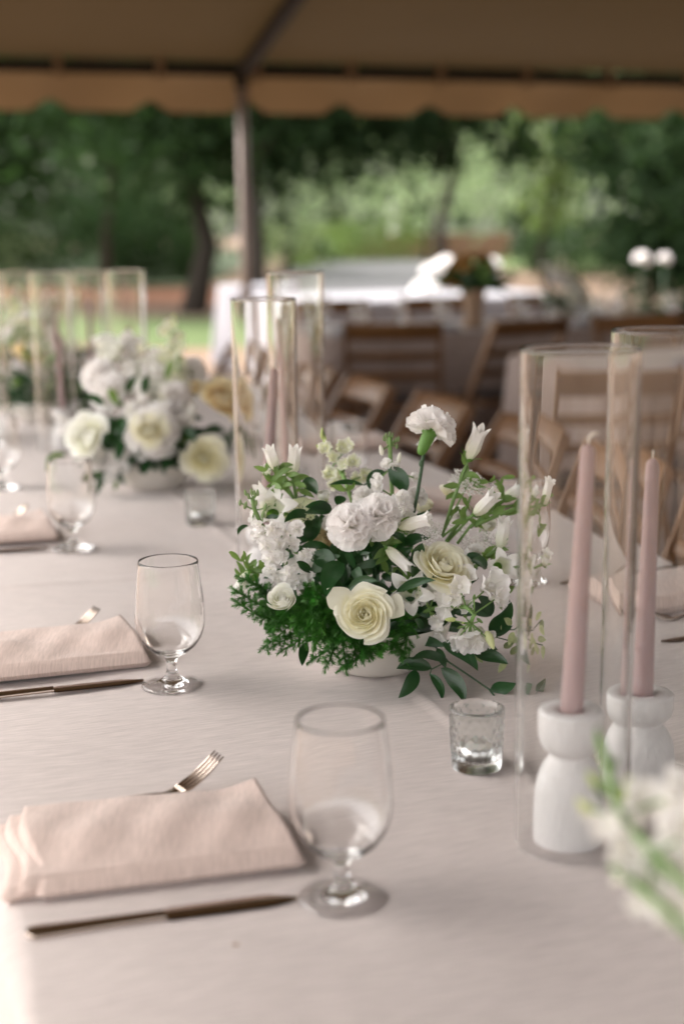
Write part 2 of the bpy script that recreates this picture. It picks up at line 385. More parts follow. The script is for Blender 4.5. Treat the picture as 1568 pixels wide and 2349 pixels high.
def cloth(name, label, m, u0, u1, v0, v1, top, drop, nu=10, nv=8, org=None, rot=ANG, fold=.035, hem=True, wave=None, seed=0, fine=None):
    """a rectangular cloth: flat top with rounded edge and pleated skirt, as one sheet"""
    cu, cv = (u0 + u1)/2, (v0 + v1)/2; hu, hv = (u1 - u0)/2, (v1 - v0)/2
    R = .018; r0 = random.Random(seed); ph = [r0.uniform(0, 6) for _ in range(6)]
    verts = []; faces = []
    gu = fine[0] if fine else nu; gv = fine[1] if fine else nv
    xs = [-1 + 2*i/gv for i in range(gv + 1)]; ys = [-1 + 2*i/gu for i in range(gu + 1)]
    idx = {}
    for j, y in enumerate(ys):
        for i, x in enumerate(xs):
            X = x*(hv - R); Y = y*(hu - R); z = top
            if wave: z += wave(cu + Y, cv + X)
            idx[i, j] = len(verts); verts.append(Vector((X, Y, z)))
    for j in range(gu):
        for i in range(gv): faces.append((idx[i, j], idx[i + 1, j], idx[i + 1, j + 1], idx[i, j + 1]))
    ring = [(i, 0) for i in range(gv)] + [(gv, j) for j in range(gu)] + [(i, gu) for i in range(gv, 0, -1)] + [(0, j) for j in range(gu, 0, -1)]
    prev = [idx[q] for q in ring]; base = [verts[k].copy() for k in prev]; n = len(ring); s = 0; S = []
    for k in range(n): S.append(s); s += (base[(k + 1) % n] - base[k]).length
    def nrm(k):
        p = base[k]; a = Vector((0, 0, 0))
        if abs(p.x) > hv - R - 1e-4: a.x = 1 if p.x > 0 else -1
        if abs(p.y) > hu - R - 1e-4: a.y = 1 if p.y > 0 else -1
        return a.normalized()
    lev = [(.4, .10), (.75, .35), (1, 1)] + [(1, 1 + q) for q in (2.5, 6, 12, 20, 30)]
    H = top - drop
    for li, (o_, d_) in enumerate(lev):
        cur = []
        dz = R*d_ if d_ <= 1 else R + (H - R)*((d_ - 1)/30)
        fr = dz/H
        for k in range(n):
            N = nrm(k); pl = fold*fr**.7*(.6*sin(S[k]*9 + ph[0]) + .4*sin(S[k]*23 + ph[1]) + .5 + .35*sin(S[k]*4.3 + ph[2]))
            p = base[k] + N*(R*o_ + pl); p.z = top - dz
            cur.append(len(verts)); verts.append(p)
        for k in range(n):
            q = (k + 1) % n; faces.append((prev[k], cur[k], cur[q], prev[q]))
        prev = cur
    me = newmesh(name, verts, faces, m); o = put(name, me)
    if org is None: o.location = W(cu, cv, 0)
    else: o.location = org
    o.rotation_euler = (0, 0, rot); tag(o, label, 'tablecloth'); return o
cloth('tablecloth', 'pale pinkish linen cloth with woven slub threads on the long near table', M_cloth, U0, U1, V0, V1, TZ, .04, fine=(620, 190), wave=tz, seed=3)

# ------------------------------------------------------------------ glassware
def goblet_proto(label, loc):
    o_ = [(.0, .0022), (.012, .0016), (.024, .0006), (.0345, .0), (.0362, .0012), (.0355, .0028), (.026, .0048), (.015, .0078), (.0085, .0125), (.0062, .019), (.0056, .026), (.0064, .031), (.0082, .0345), (.013, .038),
          (.021, .0425), (.0295, .0500), (.0360, .0600), (.0396, .0710), (.0408, .0820), (.0404, .0950), (.0390, .1120), (.0370, .1300), (.0350, .1480), (.0346, .1508)]
    i_ = [(.0340, .1515), (.0334, .1506), (.0337, .1480), (.0357, .1300), (.0377, .1120), (.0391, .0950), (.0395, .0820), (.0382, .0712), (.0344, .0608), (.0278, .0512), (.0195, .0450), (.011, .0420), (.0, .0412)]
    o = put('water_goblet', MB().lathe(o_ + i_, 64).mesh('water_goblet', M_goblet)); o.location = loc
    return tag(o, label, 'goblet', 'stemmed water goblets')
def hurricane(loc, h, r, label):
    th = .0023
    p = [(r - th*.65, 0), (r - th*.35, 0), (r - .0003, .0004), (r, .0012), (r, .003), (r, h*.5), (r, h - .003), (r, h - .0012), (r - .0004, h - .0003), (r - th*.4, h), (r - th*.6, h), (r - th + .0004, h - .0003), (r - th, h - .0012),
         (r - th, h - .003), (r - th, h*.5), (r - th, .003), (r - th, .0012), (r - th + .0003, .0004)]
    o = put('hurricane_glass', MB().lathe(p, 80, close=True).mesh('hurricane_glass', M_hurr)); o.location = loc + Vector((0, 0, .002))
    return tag(o, label, 'glass cylinder', 'open glass cylinders round the taper candles')
def holder(loc, h, label, r=.0285):
    s = h
    p = [(.0001, 0), (r*.98, 0), (r*1.05, s*.012), (r*1.07, s*.05), (r*1.07, s*.18), (r*1.06, s*.30), (r*1.03, s*.40), (r*.97, s*.48), (r*.88, s*.55), (r*.77, s*.605), (r*.66, s*.64), (r*.60, s*.660), (r*.60, s*.672),
         (r*.68, s*.690), (r*.80, s*.715), (r*.90, s*.755), (r*.955, s*.80), (r*.975, s*.86), (r*.975, s*.975), (r*.96, s*.992), (r*.93, s), (.0145, s), (.0118, s - .003), (.0112, s - .02), (.0001, s - .02)]
    o = put('candle_holder', MB().lathe(p, 48).mesh('candle_holder', M_holder)); o.location = loc
    return tag(o, label, 'candle holder', 'stoneware taper holders')
def taper(loc, h, lean, label, r0=.0103, r1=.0062, wick=1):
    t_ = thing('taper_candle', label, 'candle', loc, 0, 'dusty pink taper candles')
    ax = Vector((lean[0], lean[1], 1)).normalized(); pts = [ax*(h*k/8) for k in range(9)]; rad = [r0 + (r1 - r0)*(k/8) for k in range(9)]
    pts += [ax*(h + .004), ax*(h + .0065)]; rad += [r1*.8, r1*.3]
    put('wax', MB().tube(pts, rad, 24).mesh('wax', M_wax), t_)
    q = ax*(h + .006); wk = [q, q + Vector((0, 0, .005)), q + Vector((.003*wick, 0, .0085)), q + Vector((.0085*wick, 0, .0095))] if wick > 0 else [q, q + Vector((0, 0, .004)), q + Vector((0, 0, .008))]
    put('wick', MB().tube(wk, [.0012, .0014, .0017, .0014], 8).mesh('wick', M_wick) if wick > 0 else MB().tube(wk, [.001, .001, .0008], 8).mesh('wick', M_wick), t_)
def votive(loc, label, facet=True, r=.0262, h=.061):
    n = 64; V = []; 
    def prof(z): return r*(.90 + .10*min(1, z/(h*.75))**.7)
    mb = MB(); lv = 26; 
    outer = []
    for j in range(lv + 1):
        z = h*j/lv; row = []
        for k in range(n):
            a = 2*pi*k/n; rr_ = prof(z)
            if facet and .12 < j/lv < .93:
                f1 = abs(((k/n*18 + j/lv*4.2) % 1) - .5)*2; f2 = abs(((k/n*18 - j/lv*4.2) % 1) - .5)*2
                rr_ -= .0030*max(0, min(1, (max(f1, f2) - .50)/.50))
            row.append((rr_*cos(a), rr_*sin(a), z))
        outer += row
    m_ = lv + 1
    th = .0050; inner = []
    prof_in = [(prof(h) - th*.5, h + .001), (prof(h) - th, h)] + [(prof(h*q) - th, h*q) for q in (.9, .75, .6, .45, .3, .18)] + [(.6*r, .0088), (0.0002, .0085)]
    for rr_, z in prof_in:
        for k in range(n): a = 2*pi*k/n; inner.append((rr_*cos(a), rr_*sin(a), z))
    allv = [(0.0002*cos(2*pi*k/n), .0002*sin(2*pi*k/n), .001) for k in range(n)] + outer + inner; rows = len(allv)//n; F = []
    for j in range(rows - 1):
        for k in range(n): F.append((j*n + k, j*n + (k + 1) % n, (j + 1)*n + (k + 1) % n, (j + 1)*n + k))
    me = newmesh('votive_glass', allv, F, M_vot, True); o = put('votive_glass', me); o.location = loc
    tag(o, label, 'votive holder', 'small votive glasses')
    t_ = thing('tealight', 'white tealight inside the ' + label.split(' beside')[0].split(' in front')[0].split(' behind')[0], 'tealight', loc + Vector((0, 0, .0098)), 0, 'tealights in the votive glasses')
    put('wax', MB().lathe([(0, .002), (.0165, .002), (.0168, .012), (.012, .0125), (0, .0125)], 32).mesh('wax', M_waxw), t_)
    put('cup', MB().lathe([(.0001, 0), (.0174, 0), (.0176, .0135), (.0171, .0135), (.017, .001), (.0001, .001)], 32).mesh('cup', M_tin), t_)
    put('wick', MB().tube([(0, 0, .012), (0, 0, .018)], .0007, 6).mesh('wick', M_wick), t_)

g1 = W(.995, .329, TZ)
GP = [(G(785, 2062), 'largest blurred water goblet at the tip of the nearest table knife'),
      (G(396, 1573), 'sharp water goblet beside the pink napkin left of the bouquet'),
      (G(170, 1258), 'blurred water goblet in front of the second bouquet'),
      (G(8, 1120), 'water goblet cut by the left edge of the photo'),
      (W(1.89, .90, TZ), 'water goblet at the far side setting seen through the near glass cylinder'),
      (W(2.66, .905, TZ), 'water goblet standing behind the nearest bouquet near the far table edge'),
      (W(3.4, .90, TZ), 'water goblet on the far side beside the second bouquet'),
      (W(3.62, .30, TZ), 'distant water goblet on the near side of the third bouquet')]
gb = goblet_proto(GP[0][1], GP[0][0])
for p, lab in GP[1:]:
    o = gb.copy(); COL.objects.link(o); o.location = p; o['label'] = lab
hurricane(G(1308, 1935), .426, .0488, 'near glass cylinder round the tallest pink candle at right')
hurricane(G(1496, 1790), .430, .050, 'tall glass cylinder cut by the right edge of the photo')
hurricane(G(618, 1338), .424, .0475, 'glass cylinder rising behind the left half of the main bouquet')
hurricane(G(687, 1232), .452, .0475, 'taller glass cylinder just behind the pair of candles by the main bouquet')
for i, (x, y, hh, lab) in enumerate([(303, 1024, .43, 'blurred glass cylinder behind the second bouquet'), (135, 1035, .43, 'blurred glass cylinder left of the second bouquet'),
                     (-20, 1005, .43, 'blurred glass cylinder at the left edge of the photo'), (215, 930, .405, 'distant glass cylinder between the second and third bouquets'), (55, 915, .40, 'farthest glass cylinder at the end of the table')]):
    hurricane(G(x, y), hh, .047, lab)
def candle_set(x, y, hh, ch, lean, lab, **k):
    p = G(x, y); holder(p, hh, 'stone grey hourglass holder ' + lab, r=k.pop('r', .0285)); taper(p + Vector((0, 0, hh - .0195)), ch, lean, 'pink taper candle ' + lab, **k)
candle_set(1302, 1930, .121, .352 - .101 - .010, (.04, 0), 'inside the near glass cylinder', wick=1)
candle_set(1466, 1790, .089, .318 - .070 - .010, (.012, 0), 'inside the glass cylinder at the right edge', wick=-1, r=.030)
candle_set(610, 1338, .088, .318 - .068, (.075, 0), 'leaning in the cylinder behind the main bouquet', wick=-1)
candle_set(675, 1234, .120, .372 - .10, (-.05, 0), 'in the taller cylinder behind the main bouquet', wick=-1)
candle_set(303, 1026, .10, .21, (.02, 0), 'behind the second bouquet', wick=-1)
candle_set(150, 1030, .10, .235, (-.03, 0), 'left of the second bouquet', wick=-1)
candle_set(215, 930, .088, .24, (.0, 0), 'between the second and third bouquets', wick=-1)
candle_set(52, 915, .12, .24, (.02, 0), 'at the far end of the table', wick=-1)
votive(G(1092, 1757), 'ribbed clear votive glass beside the trailing leaves of the main bouquet', r=.0272, h=.061)
votive(G(461, 1202), 'frosted looking votive glass in front of the second bouquet', r=.0285, h=.062)
votive(W(2.05, .74, TZ), 'votive glass standing behind the flowers of the main bouquet')
votive(W(4.4, .32, TZ), 'distant votive glass beside the third bouquet')

# ------------------------------------------------------------------ place settings
def napkin(corners, label, seed=0, lay=(0, .010, .021), th=.0078, loc=None):
    """folded linen: three doubled layers, stacked; corners = near-left, near-right, far-right, far-left (world)"""
    org = corners[0].copy(); org.z = TZ
    C = [c - org for c in corners]
    root = thing('napkin', label, 'napkin', org, 0, 'blush napkins laid at the settings')
    rnd = random.Random(seed); ph = [rnd.uniform(0, 6) for _ in range(5)]
    E1 = (C[1] - C[0]).normalized()
    for k, off in enumerate(reversed(lay)):
        nu, nv = 48, 26; top_ = (k == 2); z0 = .0012; tt_ = .027 if top_ else (.013, .020)[k]; ins = 0 if top_ else .07
        mb = MB()
        def P(a, b, side):
            e = min(b, 1 - b)/(.09 if top_ else .05); e = min(1, max(0, e)); ed = sqrt(1 - (1 - e)**2)
            ea = min(1, (1 - a)/.022); ea = sqrt(max(0, 1 - (1 - ea)**2))
            el = min(1, a/.02); el = sqrt(max(0, 1 - (1 - el)**2)); m = min(ed, ea, el)
            aa = a*(1 - ins*.5); bb = ins/2 + b*(1 - ins)
            p = (C[0]*(1 - aa) + C[1]*aa)*(1 - bb) + (C[3]*(1 - aa) + C[2]*aa)*bb
            p = p - E1*off*(1 - a) + E1*.004*sin(b*7 + ph[2] + k)*(1 - a); p = Vector((p.x, p.y, 0))
            und = (.0060*sin(pi*b)*(.7 + .4*sin(a*6 + ph[0] + b*2)) + .0018*sin(a*9 + b*5 + ph[1])*sin(pi*b) + .0014*sin(a*23 - b*9 + ph[3])*sin(pi*b)) if top_ else .0015*sin(pi*b)
            lift = .012*max(0, (a - .78)/.22)**1.6*bb**2 if top_ else 0
            slope = .62 + .38*min(1, b*2.2) if top_ else 1      # thinner at the near edge
            p.z = z0 + (tt_*slope*m*(.5 + .5*side) + tt_*.5*(1 - m)*slope + (und + lift)*(side > 0)*min(1, m*1.2) + lift*.8*(side < 0))
            return p
        mb.grid(lambda a, b: P(a, b, 1), nu, nv); mb.grid(lambda a, b: P(1 - a, b, -1), nu, nv)
        put('folded_layer', mb.mesh('folded_layer', M_napkin), root)
    return root
def knife(a, b, label, up=.0):
    """a handle end, b blade tip (world)"""
    L_ = (b - a).length; T = (b - a).normalized(); S = Vector((0, 0, 1)).cross(T)
    root = thing('table_knife', label, 'knife', a, atan2(T.y, T.x), 'steel table knives')
    mbh = MB(); pts = []; 
    hl = L_*.50
    def hp(u_, v_):
        x = hl*u_; w_ = .0062 + .0042*(1 - u_)**1.5 if u_ > .04 else .005 + .05*u_*1.0
        w_ = min(w_, .0104); a_ = 2*pi*v_
        return Vector((x, w_*cos(a_), .0038 + .0034*sin(a_)))
    mbh.grid(hp, 20, 14); mbh.add([(0, 0, .0038)] + [tuple(hp(0, k/14)) for k in range(15)], [(0, k + 1, k + 2) for k in range(14)])
    put('handle', mbh.mesh('handle', M_metal), root)
    def bp(u_, v_):
        x = hl - .004 + (L_ - hl + .004)*u_; wv = .0098*(1 - max(0, (u_ - .72)/.28)**2*.92); 
        if u_ < .06: wv *= .5 + .5*u_/.06
        y = -wv*.75 + 2*wv*v_ if v_ <= 1 else 0
        return Vector((x, y, .0028 + .0012*sin(pi*v_)))
    mbb = MB(); mbb.grid(bp, 24, 6); mbb.grid(lambda u_, v_: bp(1 - u_, v_) - Vector((0, 0, .0014)), 24, 6)
    put('blade', mbb.mesh('blade', M_metal), root); return root
def fork(a, b, label, lift=.018):
    L_ = (b - a).length; T = (b - a).normalized()
    root = thing('fork', label, 'fork', a, atan2(T.y, T.x), 'steel forks')
    def zc(x):
        q = x/L_; return .004 + .010*sin(pi*min(1, q/.72))**1.0*.6 + (lift*max(0, (q - .62)/.38)**1.2 - .006*sin(pi*max(0, (q - .62)/.38))*1 if q > .62 else 0)
    mb = MB()
    def hp(u_, v_):
        x = L_*.74*u_; w_ = .0042 + .0045*(1 - u_)**2.2 + (.008*max(0, (u_ - .86)/.14)**1.3); a_ = 2*pi*v_
        return Vector((x, w_*cos(a_), zc(x) + .0013*sin(a_)))
    mb.grid(hp, 34, 10); put('handle', mb.mesh('handle', M_metal), root)
    for k in range(4):
        y = (-1.5 + k)*.0058; pts = []; 
        for q in range(9):
            x = L_*(.735 + .265*q/8); yy = y*(.80 + .25*min(1, q/2)); pts.append((x, yy, zc(x)))
        m2 = MB(); m2.tube(pts, [.0021, .0020, .0018, .0017, .0016, .0015, .0014, .0012, .0007], 8)
        put('tine', m2.mesh('tine', M_metal), root)
    return root
NZ = TZ + .026
def setting(dx, dy, rz, labs, g):
    """near-side place setting, measured at the first one then shifted along the table"""
    R = Matrix.Rotation(rz, 3, 'Z'); d = Vector((dx, dy, 0)); o0 = G(785, 2062)
    def T(p): return R @ (p - o0) + o0 + d
    napkin([T(G(80, 2083)), T(G(703, 2003)), T(G(590, 1800, NZ)), T(G(36, 1856, NZ - .004))], labs[0], seed=int(dx*100) + 5)
    knife(T(G(62, 2152)), T(G(682, 2066)), labs[1]); fo = Vector((.008, -.022, 0)) if g else Vector((.004, -.006, 0)); fork(T(G(120, 1885)) + fo, T(G(497, 1800)) + fo, labs[2], lift=.030)
setting(0, 0, 0, ['blush linen napkin nearest the camera with layered folds at its left end', 'table knife in front of the nearest pink napkin', 'fork lying half under the far side of the nearest napkin'], 0)
setting(-.198, .565, radians(3), ['blush napkin left of the sharp water goblet', 'table knife pointing at the base of the sharp goblet', 'fork tip showing behind the napkin left of the sharp goblet'], 1)
setting(-.452, 1.295, radians(2), ['third pink napkin along the table beside the blurred goblet', 'knife beside the third napkin at the left edge', 'fork behind the third napkin at the left edge'], 1)
def far_setting(u, labs):
    napkin([W(u - .10, 1.19, TZ), W(u - .085, .965, TZ), W(u + .10, .95, TZ), W(u + .095, 1.19, TZ)][::-1], labs[0], seed=int(u*10))
    knife(W(u + .145, 1.18, TZ), W(u + .13, .95, TZ), labs[1]); fork(W(u - .125, 1.17, TZ), W(u - .10, .955, TZ), labs[2], lift=.02)
far_setting(1.72, ['blush napkin on the far side behind the pink candles', 'knife behind the napkin on the far side', 'fork in front of the far side napkin, tines left'])
far_setting(2.48, ['blush napkin on the far side behind the raised carnation', 'knife beyond the napkin behind the raised carnation', 'fork beside the napkin behind the raised carnation'])
far_setting(3.25, ['blush napkin on the far side beyond the pair of cylinders', 'knife beyond the pair of cylinders', 'fork beyond the pair of cylinders'])
knife(W(1.52, 1.18, TZ), W(1.53, .94, TZ), 'second knife laid nearer the camera on the far side behind the pink candles')
# ------------------------------------------------------------------ chairs
def chair_proto(label, loc, rz, group):
    c = thing('folding_chair', label, 'chair', loc, rz, group)
    X = Vector((1, 0, 0))
    for s in (-1, 1):
        put('side_rail', MB().bar((s*.215, .19, 0), (s*.205, -.27, .80), .020, .036, X).mesh('side_rail', M_wood, False), c)
        put('leg', MB().bar((s*.18, -.24, 0), (s*.18, .16, .445), .020, .032, X).mesh('leg', M_wood, False), c)
    put('stretcher', MB().bar((-.17, -.16, .09), (.17, -.16, .09), .02, .02, Vector((0, 1, 0))).mesh('stretcher', M_wood, False), c)
    put('stretcher', MB().bar((-.205, .14, .08), (.205, .14, .08), .02, .02, Vector((0, 1, 0))).mesh('stretcher', M_wood, False), c)
    put('seat', MB().box((0, .0, .435), (.385, .36, .02)).mesh('seat', M_wood, False), c)
    mb = MB()
    def f(a, b): 
        x = (a - .5)*.33; y = (b - .5)*.31; return Vector((x, y, .448 + .022*(1 - (2*a - 1)**6)*(1 - (2*b - 1)**6)))
    mb.grid(f, 10, 10); put('seat_pad', mb.mesh('seat_pad', M_pad), c)
    for z0, h_ in ((.765, .085), (.655, .040), (.565, .040)):
        mb = MB()
        def f(a, b, z0=z0, h_=h_):
            x = (a - .5)*.395; an = 2*pi*b; t_ = z0/.80; y0 = .19 - .46*t_ - .022*(1 - (2*a - 1)**2)
            r_ = 1/max(abs(cos(an)), abs(sin(an)))**.7
            return Vector((x, y0 + .0075*cos(an)*r_ - .57*sin(an)*h_/2*r_*.9, z0 + sin(an)*h_/2*r_*.9))
        mb.grid(f, 10, 12); put('back_slat', mb.mesh('back_slat', M_wood), c)
    return c
c0 = chair_proto('folding chair at the near right, its slats seen through the right glass cylinder', W(2.32, 1.40), radians(90) + ANG, 'wooden folding chairs along the far side of the long table')
c0.scale = (1, 1, .955)
build_kids()
labs = ['folding chair behind the near glass cylinder', 'folding chair right behind the raised carnation', 'folding chair behind the pair of glass cylinders', 'folding chair beyond the second bouquet', 'folding chair between the second and third bouquets', 'folding chair beyond the third bouquet', 'folding chair at the far end of the long table']
for k, lab in enumerate(labs):
    dup(c0, W(2.90 + .57*k, 1.41 + random.uniform(-.03, .04)), radians(90) + ANG + random.uniform(-.12, .12), lab)
# ------------------------------------------------------------------ tables behind
def bg_table(u, v, lu, lv, label, clab, m, top=.76, seed=0, drop=.03):
    tb = thing('banquet_table', label, 'table', W(u, v), ANG)
    put('table_top', MB().box((0, 0, top - .03), (lv - .06, lu - .06, .03)).mesh('table_top', M_wood, False), tb)
    lg = MB().bar((0, 0, 0), (0, 0, top - .045), .05, .05).mesh('leg', M_wood, False)
    for x in (-.4, .4):
        for y in (-.38, .38): put('leg', lg, tb, Vector((x*lv, y*lu, 0)))
    cloth('tablecloth', clab, m, u - lu/2, u + lu/2, v - lv/2, v + lv/2, top, drop, fine=(max(8, int(lu*14)), max(8, int(lv*14))), seed=seed, fold=.06)
def uv(p): return p.dot(UA), p.dot(VA)
# white table right under the eave
u_, v_ = uv(Vector((.55, 11.15, 0)))
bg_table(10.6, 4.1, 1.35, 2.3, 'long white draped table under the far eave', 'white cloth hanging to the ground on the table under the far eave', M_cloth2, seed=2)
print('far table uv', u_, v_)
# small round table further out in the open
rp = PD(597, 655, 13.6); rp.z = 0
rt0 = thing('round_table', 'small round table under a white cloth out on the lawn behind the pole', 'table', rp)
put('table_top', MB().lathe([(.0001, .735), (.38, .735), (.38, .755), (.0001, .755)], 32).mesh('table_top', M_wood), rt0)
put('pedestal', MB().tube([(0, 0, 0), (0, 0, .735)], .04, 12).mesh('pedestal', M_beam), rt0)
mb = MB()
def rc(a, b):
    th = 2*pi*a; d = b*1.12; pl = sin(8*th) + .5*sin(13*th + 1)
    if d < .40: return Vector((d*cos(th), d*sin(th), .76))
    q = (d - .40)/.72; r_ = .40 + .05*q + .035*q*pl; return Vector((r_*cos(th), r_*sin(th), .76 - .72*q))
mb.grid(rc, 96, 28)
o = put('tablecloth', mb.mesh('tablecloth', M_cloth2)); o.location = rp; tag(o, 'white cloth draped over the small round table out on the lawn', 'tablecloth')
# middle table with vase
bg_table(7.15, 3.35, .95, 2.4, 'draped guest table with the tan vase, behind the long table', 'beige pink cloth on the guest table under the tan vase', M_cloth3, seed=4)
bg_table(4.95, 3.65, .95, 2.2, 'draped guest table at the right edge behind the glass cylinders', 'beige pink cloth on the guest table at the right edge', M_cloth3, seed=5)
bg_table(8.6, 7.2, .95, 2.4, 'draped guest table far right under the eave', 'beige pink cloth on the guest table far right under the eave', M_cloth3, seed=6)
build_kids()
GRP = 'wooden folding chairs round the guest tables'
def mid(u, v, rz, lab): dup(c0, W(u, v), rz, lab, GRP).scale = (1.04, 1.0, 1.07)
f0 = ANG          # faces +u
f1 = ANG + pi
mid(6.34, 2.39, -.05, 'folding chair backed to us at the left of the vase table')
mid(6.33, 2.92, .55, 'folding chair turned askew in front of the vase table')
mid(6.40, 3.70, f0 + .1, 'folding chair before the right half of the vase table')
mid(7.95, 2.7, f1, 'folding chair on the far side of the vase table, left of the vase')
mid(7.95, 3.4, f1 + .1, 'folding chair on the far side of the vase table, right of the vase')
mid(7.98, 4.1, f1, 'folding chair on the far side of the vase table at its right end')
mid(4.02, 2.2, .05, 'folding chair before the left of the right hand guest table')
mid(4.15, 2.75, .25, 'folding chair before the middle of the right hand guest table')
mid(4.2, 3.35, .2, 'folding chair before the right of the right hand guest table')
mid(5.78, 3.5, f1, 'folding chair on the far side of the right hand guest table, left')
mid(5.80, 4.2, f1 + .1, 'folding chair on the far side of the right hand guest table, right')
mid(4.25, 3.95, .3, 'folding chair at the right end before the right hand guest table')
mid(7.6, 6.2, f0, 'folding chair far right under the eave, left one'); mid(7.6, 6.9, f0, 'folding chair far right under the eave, right one')

# ------------------------------------------------------------------ flowers : prototype meshes
def rose_petal_mesh(r, h, half, inward, flare, droop, spiral, seed, nick=.0, base=.0):
    rnd = random.Random(seed); a1, a2, a3 = [rnd.uniform(0, 6.28) for _ in range(3)]
    def f(a, b):
        s = 2*a - 1; t_ = b
        wd = half*(.50 + .50*min(1, t_*1.3)**.7); th = s*wd
        tt = t_*(1 - .26*abs(s)**2.6 + nick*max(0, 1 - abs(s)*3)) + .018*t_*sin(s*6 + a1)
        rr_ = r*(.22 + .78*sin(min(1, tt*1.18)*pi/2)**.85)*(1 - inward*tt**3) + flare*tt**3.2 + spiral*s
        rr_ += .035*t_**3*sin(s*4.5 + a2) + (.10*flare + .03*r)*max(0, abs(s) - .5)*t_*2
        z = base + h*tt - droop*tt**5 + .02*t_**2*sin(s*5 + a3)
        return Vector((rr_*sin(th), rr_*cos(th), z))
    mb = MB(); mb.grid(f, 12, 9, tf=lambda a, b: min(1, max(.0, (b - .12)*1.25)) + 1e-6)
    return mb
def rose_proto(kind):
    P = []; i = 0; ga = 2.39996
    tight = {'open': 0, 'mid': 1, 'bud': 2}[kind]
    rings = []
    if tight == 0:
        rings = [(5, .13, .60, 1.7, .45, 0, 0), (4, .25, .64, 1.6, .28, 0, 0), (4, .37, .60, 1.35, .04, .01, 0), (5, .50, .66, 1.15, .02, .03, .02), (5, .63, .66, 1.0, 0, .09, .07), (5, .76, .60, .92, 0, .17, .13), (4, .84, .50, .85, 0, .24, .20)]
    elif tight == 1:
        rings = [(5, .10, .86, 1.6, .35, 0, 0), (5, .22, .88, 1.3, .22, 0, 0), (6, .36, .90, 1.1, .10, .03, .02), (5, .50, .90, 1.1, .06, .04, .03), (5, .62, .88, 1.08, .03, .05, .04), (4, .72, .84, 1.05, 0, .09, .09)]
    else:
        rings = [(4, .12, .95, 1.7, .45, 0, 0), (4, .26, .98, 1.4, .35, 0, 0), (4, .40, .98, 1.2, .22, .02, .02), (4, .5, .90, 1.0, .05, .10, .08)]
    for q, (n, r, h_, half, inw, fl, dr) in enumerate(rings):
        for k in range(n):
            rr_ = r*(1 + .10*k/n); th = i*ga + q*.5
            core = (q == 0)
            P.append((core, rose_petal_mesh(rr_, h_, half, inw, fl, dr, .03 + .02*q, i*13 + tight, nick=(.05 if q >= 3 else -.03)), th)); i += 1
    return P
ROSE = {}
def rose_meshes(kind, m):
    key = (kind, m.name)
    if key in ROSE: return ROSE[key]
    P = rose_proto(kind); core = MB(); out = []
    for iscore, mb, th in P:
        R = Matrix.Rotation(th, 3, 'Z')
        if iscore: core.add([R @ Vector(v) for v in mb.v], mb.f, mb.t)
        else: out.append((mb.mesh('petal', m), Matrix.Rotation(th, 4, 'Z')))
    n0 = len(core.f)
    core.lathe([(.0001, -.10), (.10, -.09), (.16, -.02), (.2, .06), (.05, .08)], 12)
    for k in range(5):
        a = k*2*pi/5
        core.grid(lambda x, y, a=a: Vector((cos(a)*(.14 + .42*y) - sin(a)*(x - .5)*.2*(1 - y), sin(a)*(.14 + .42*y) + cos(a)*(x - .5)*.2*(1 - y), -.02 - .12*y*y)), 2, 4)
    me = core.mesh('rose_heart', [m, M_sepal])
    mi = [0]*n0 + [1]*(len(core.f) - n0); me.polygons.foreach_set('material_index', mi)
    ROSE[key] = (me, out); return ROSE[key]
def rose(parent, p, axis, R, kind='open', m=None, roll=0, label=None):
    me, out = rose_meshes(kind, m or M_rose)
    o = put('rose', me, parent, frame(p, axis, roll, R))
    if label: o['label'] = label
    for pm, mx in out: put('petal', pm, o, mx)
    return o
def fan_mesh(seed, L_=1, wid=.62, ruf=.10, ser=.05, m=None, cup=.0, ns=14, nt_=6, teeth=9, name='petal', tipz=0, f1=5.2, f2=11):
    rnd = random.Random(seed); a1, a2, a3 = [rnd.uniform(0, 6.28) for _ in range(3)]
    def f(a, b):
        s = 2*a - 1; r_ = b
        wv = wid*(.10 + .90*r_**1.1)
        ln = L_*(r_*(1 - .20*s*s) + (ser*(abs(((a*teeth) % 1) - .5)*2 - .5)*(r_ > .97)))
        off = ruf*r_**1.4*(sin(s*f1 + a1) + .5*sin(s*f2 + a2)) + .04*r_*sin(s*3 + a3)
        y = sin(s*1.1)/1.1*wv
        z = ln*cos(s*.25)
        return Vector((off + cup*(s*s)*wv*.8 - cup*.5*r_*r_ + tipz*r_**3, y, z))
    mb = MB(); mb.grid(f, ns, nt_, tf=lambda a, b: min(1, b*1.5) + 1e-6); return mb.mesh(name, m)
CARN = {}
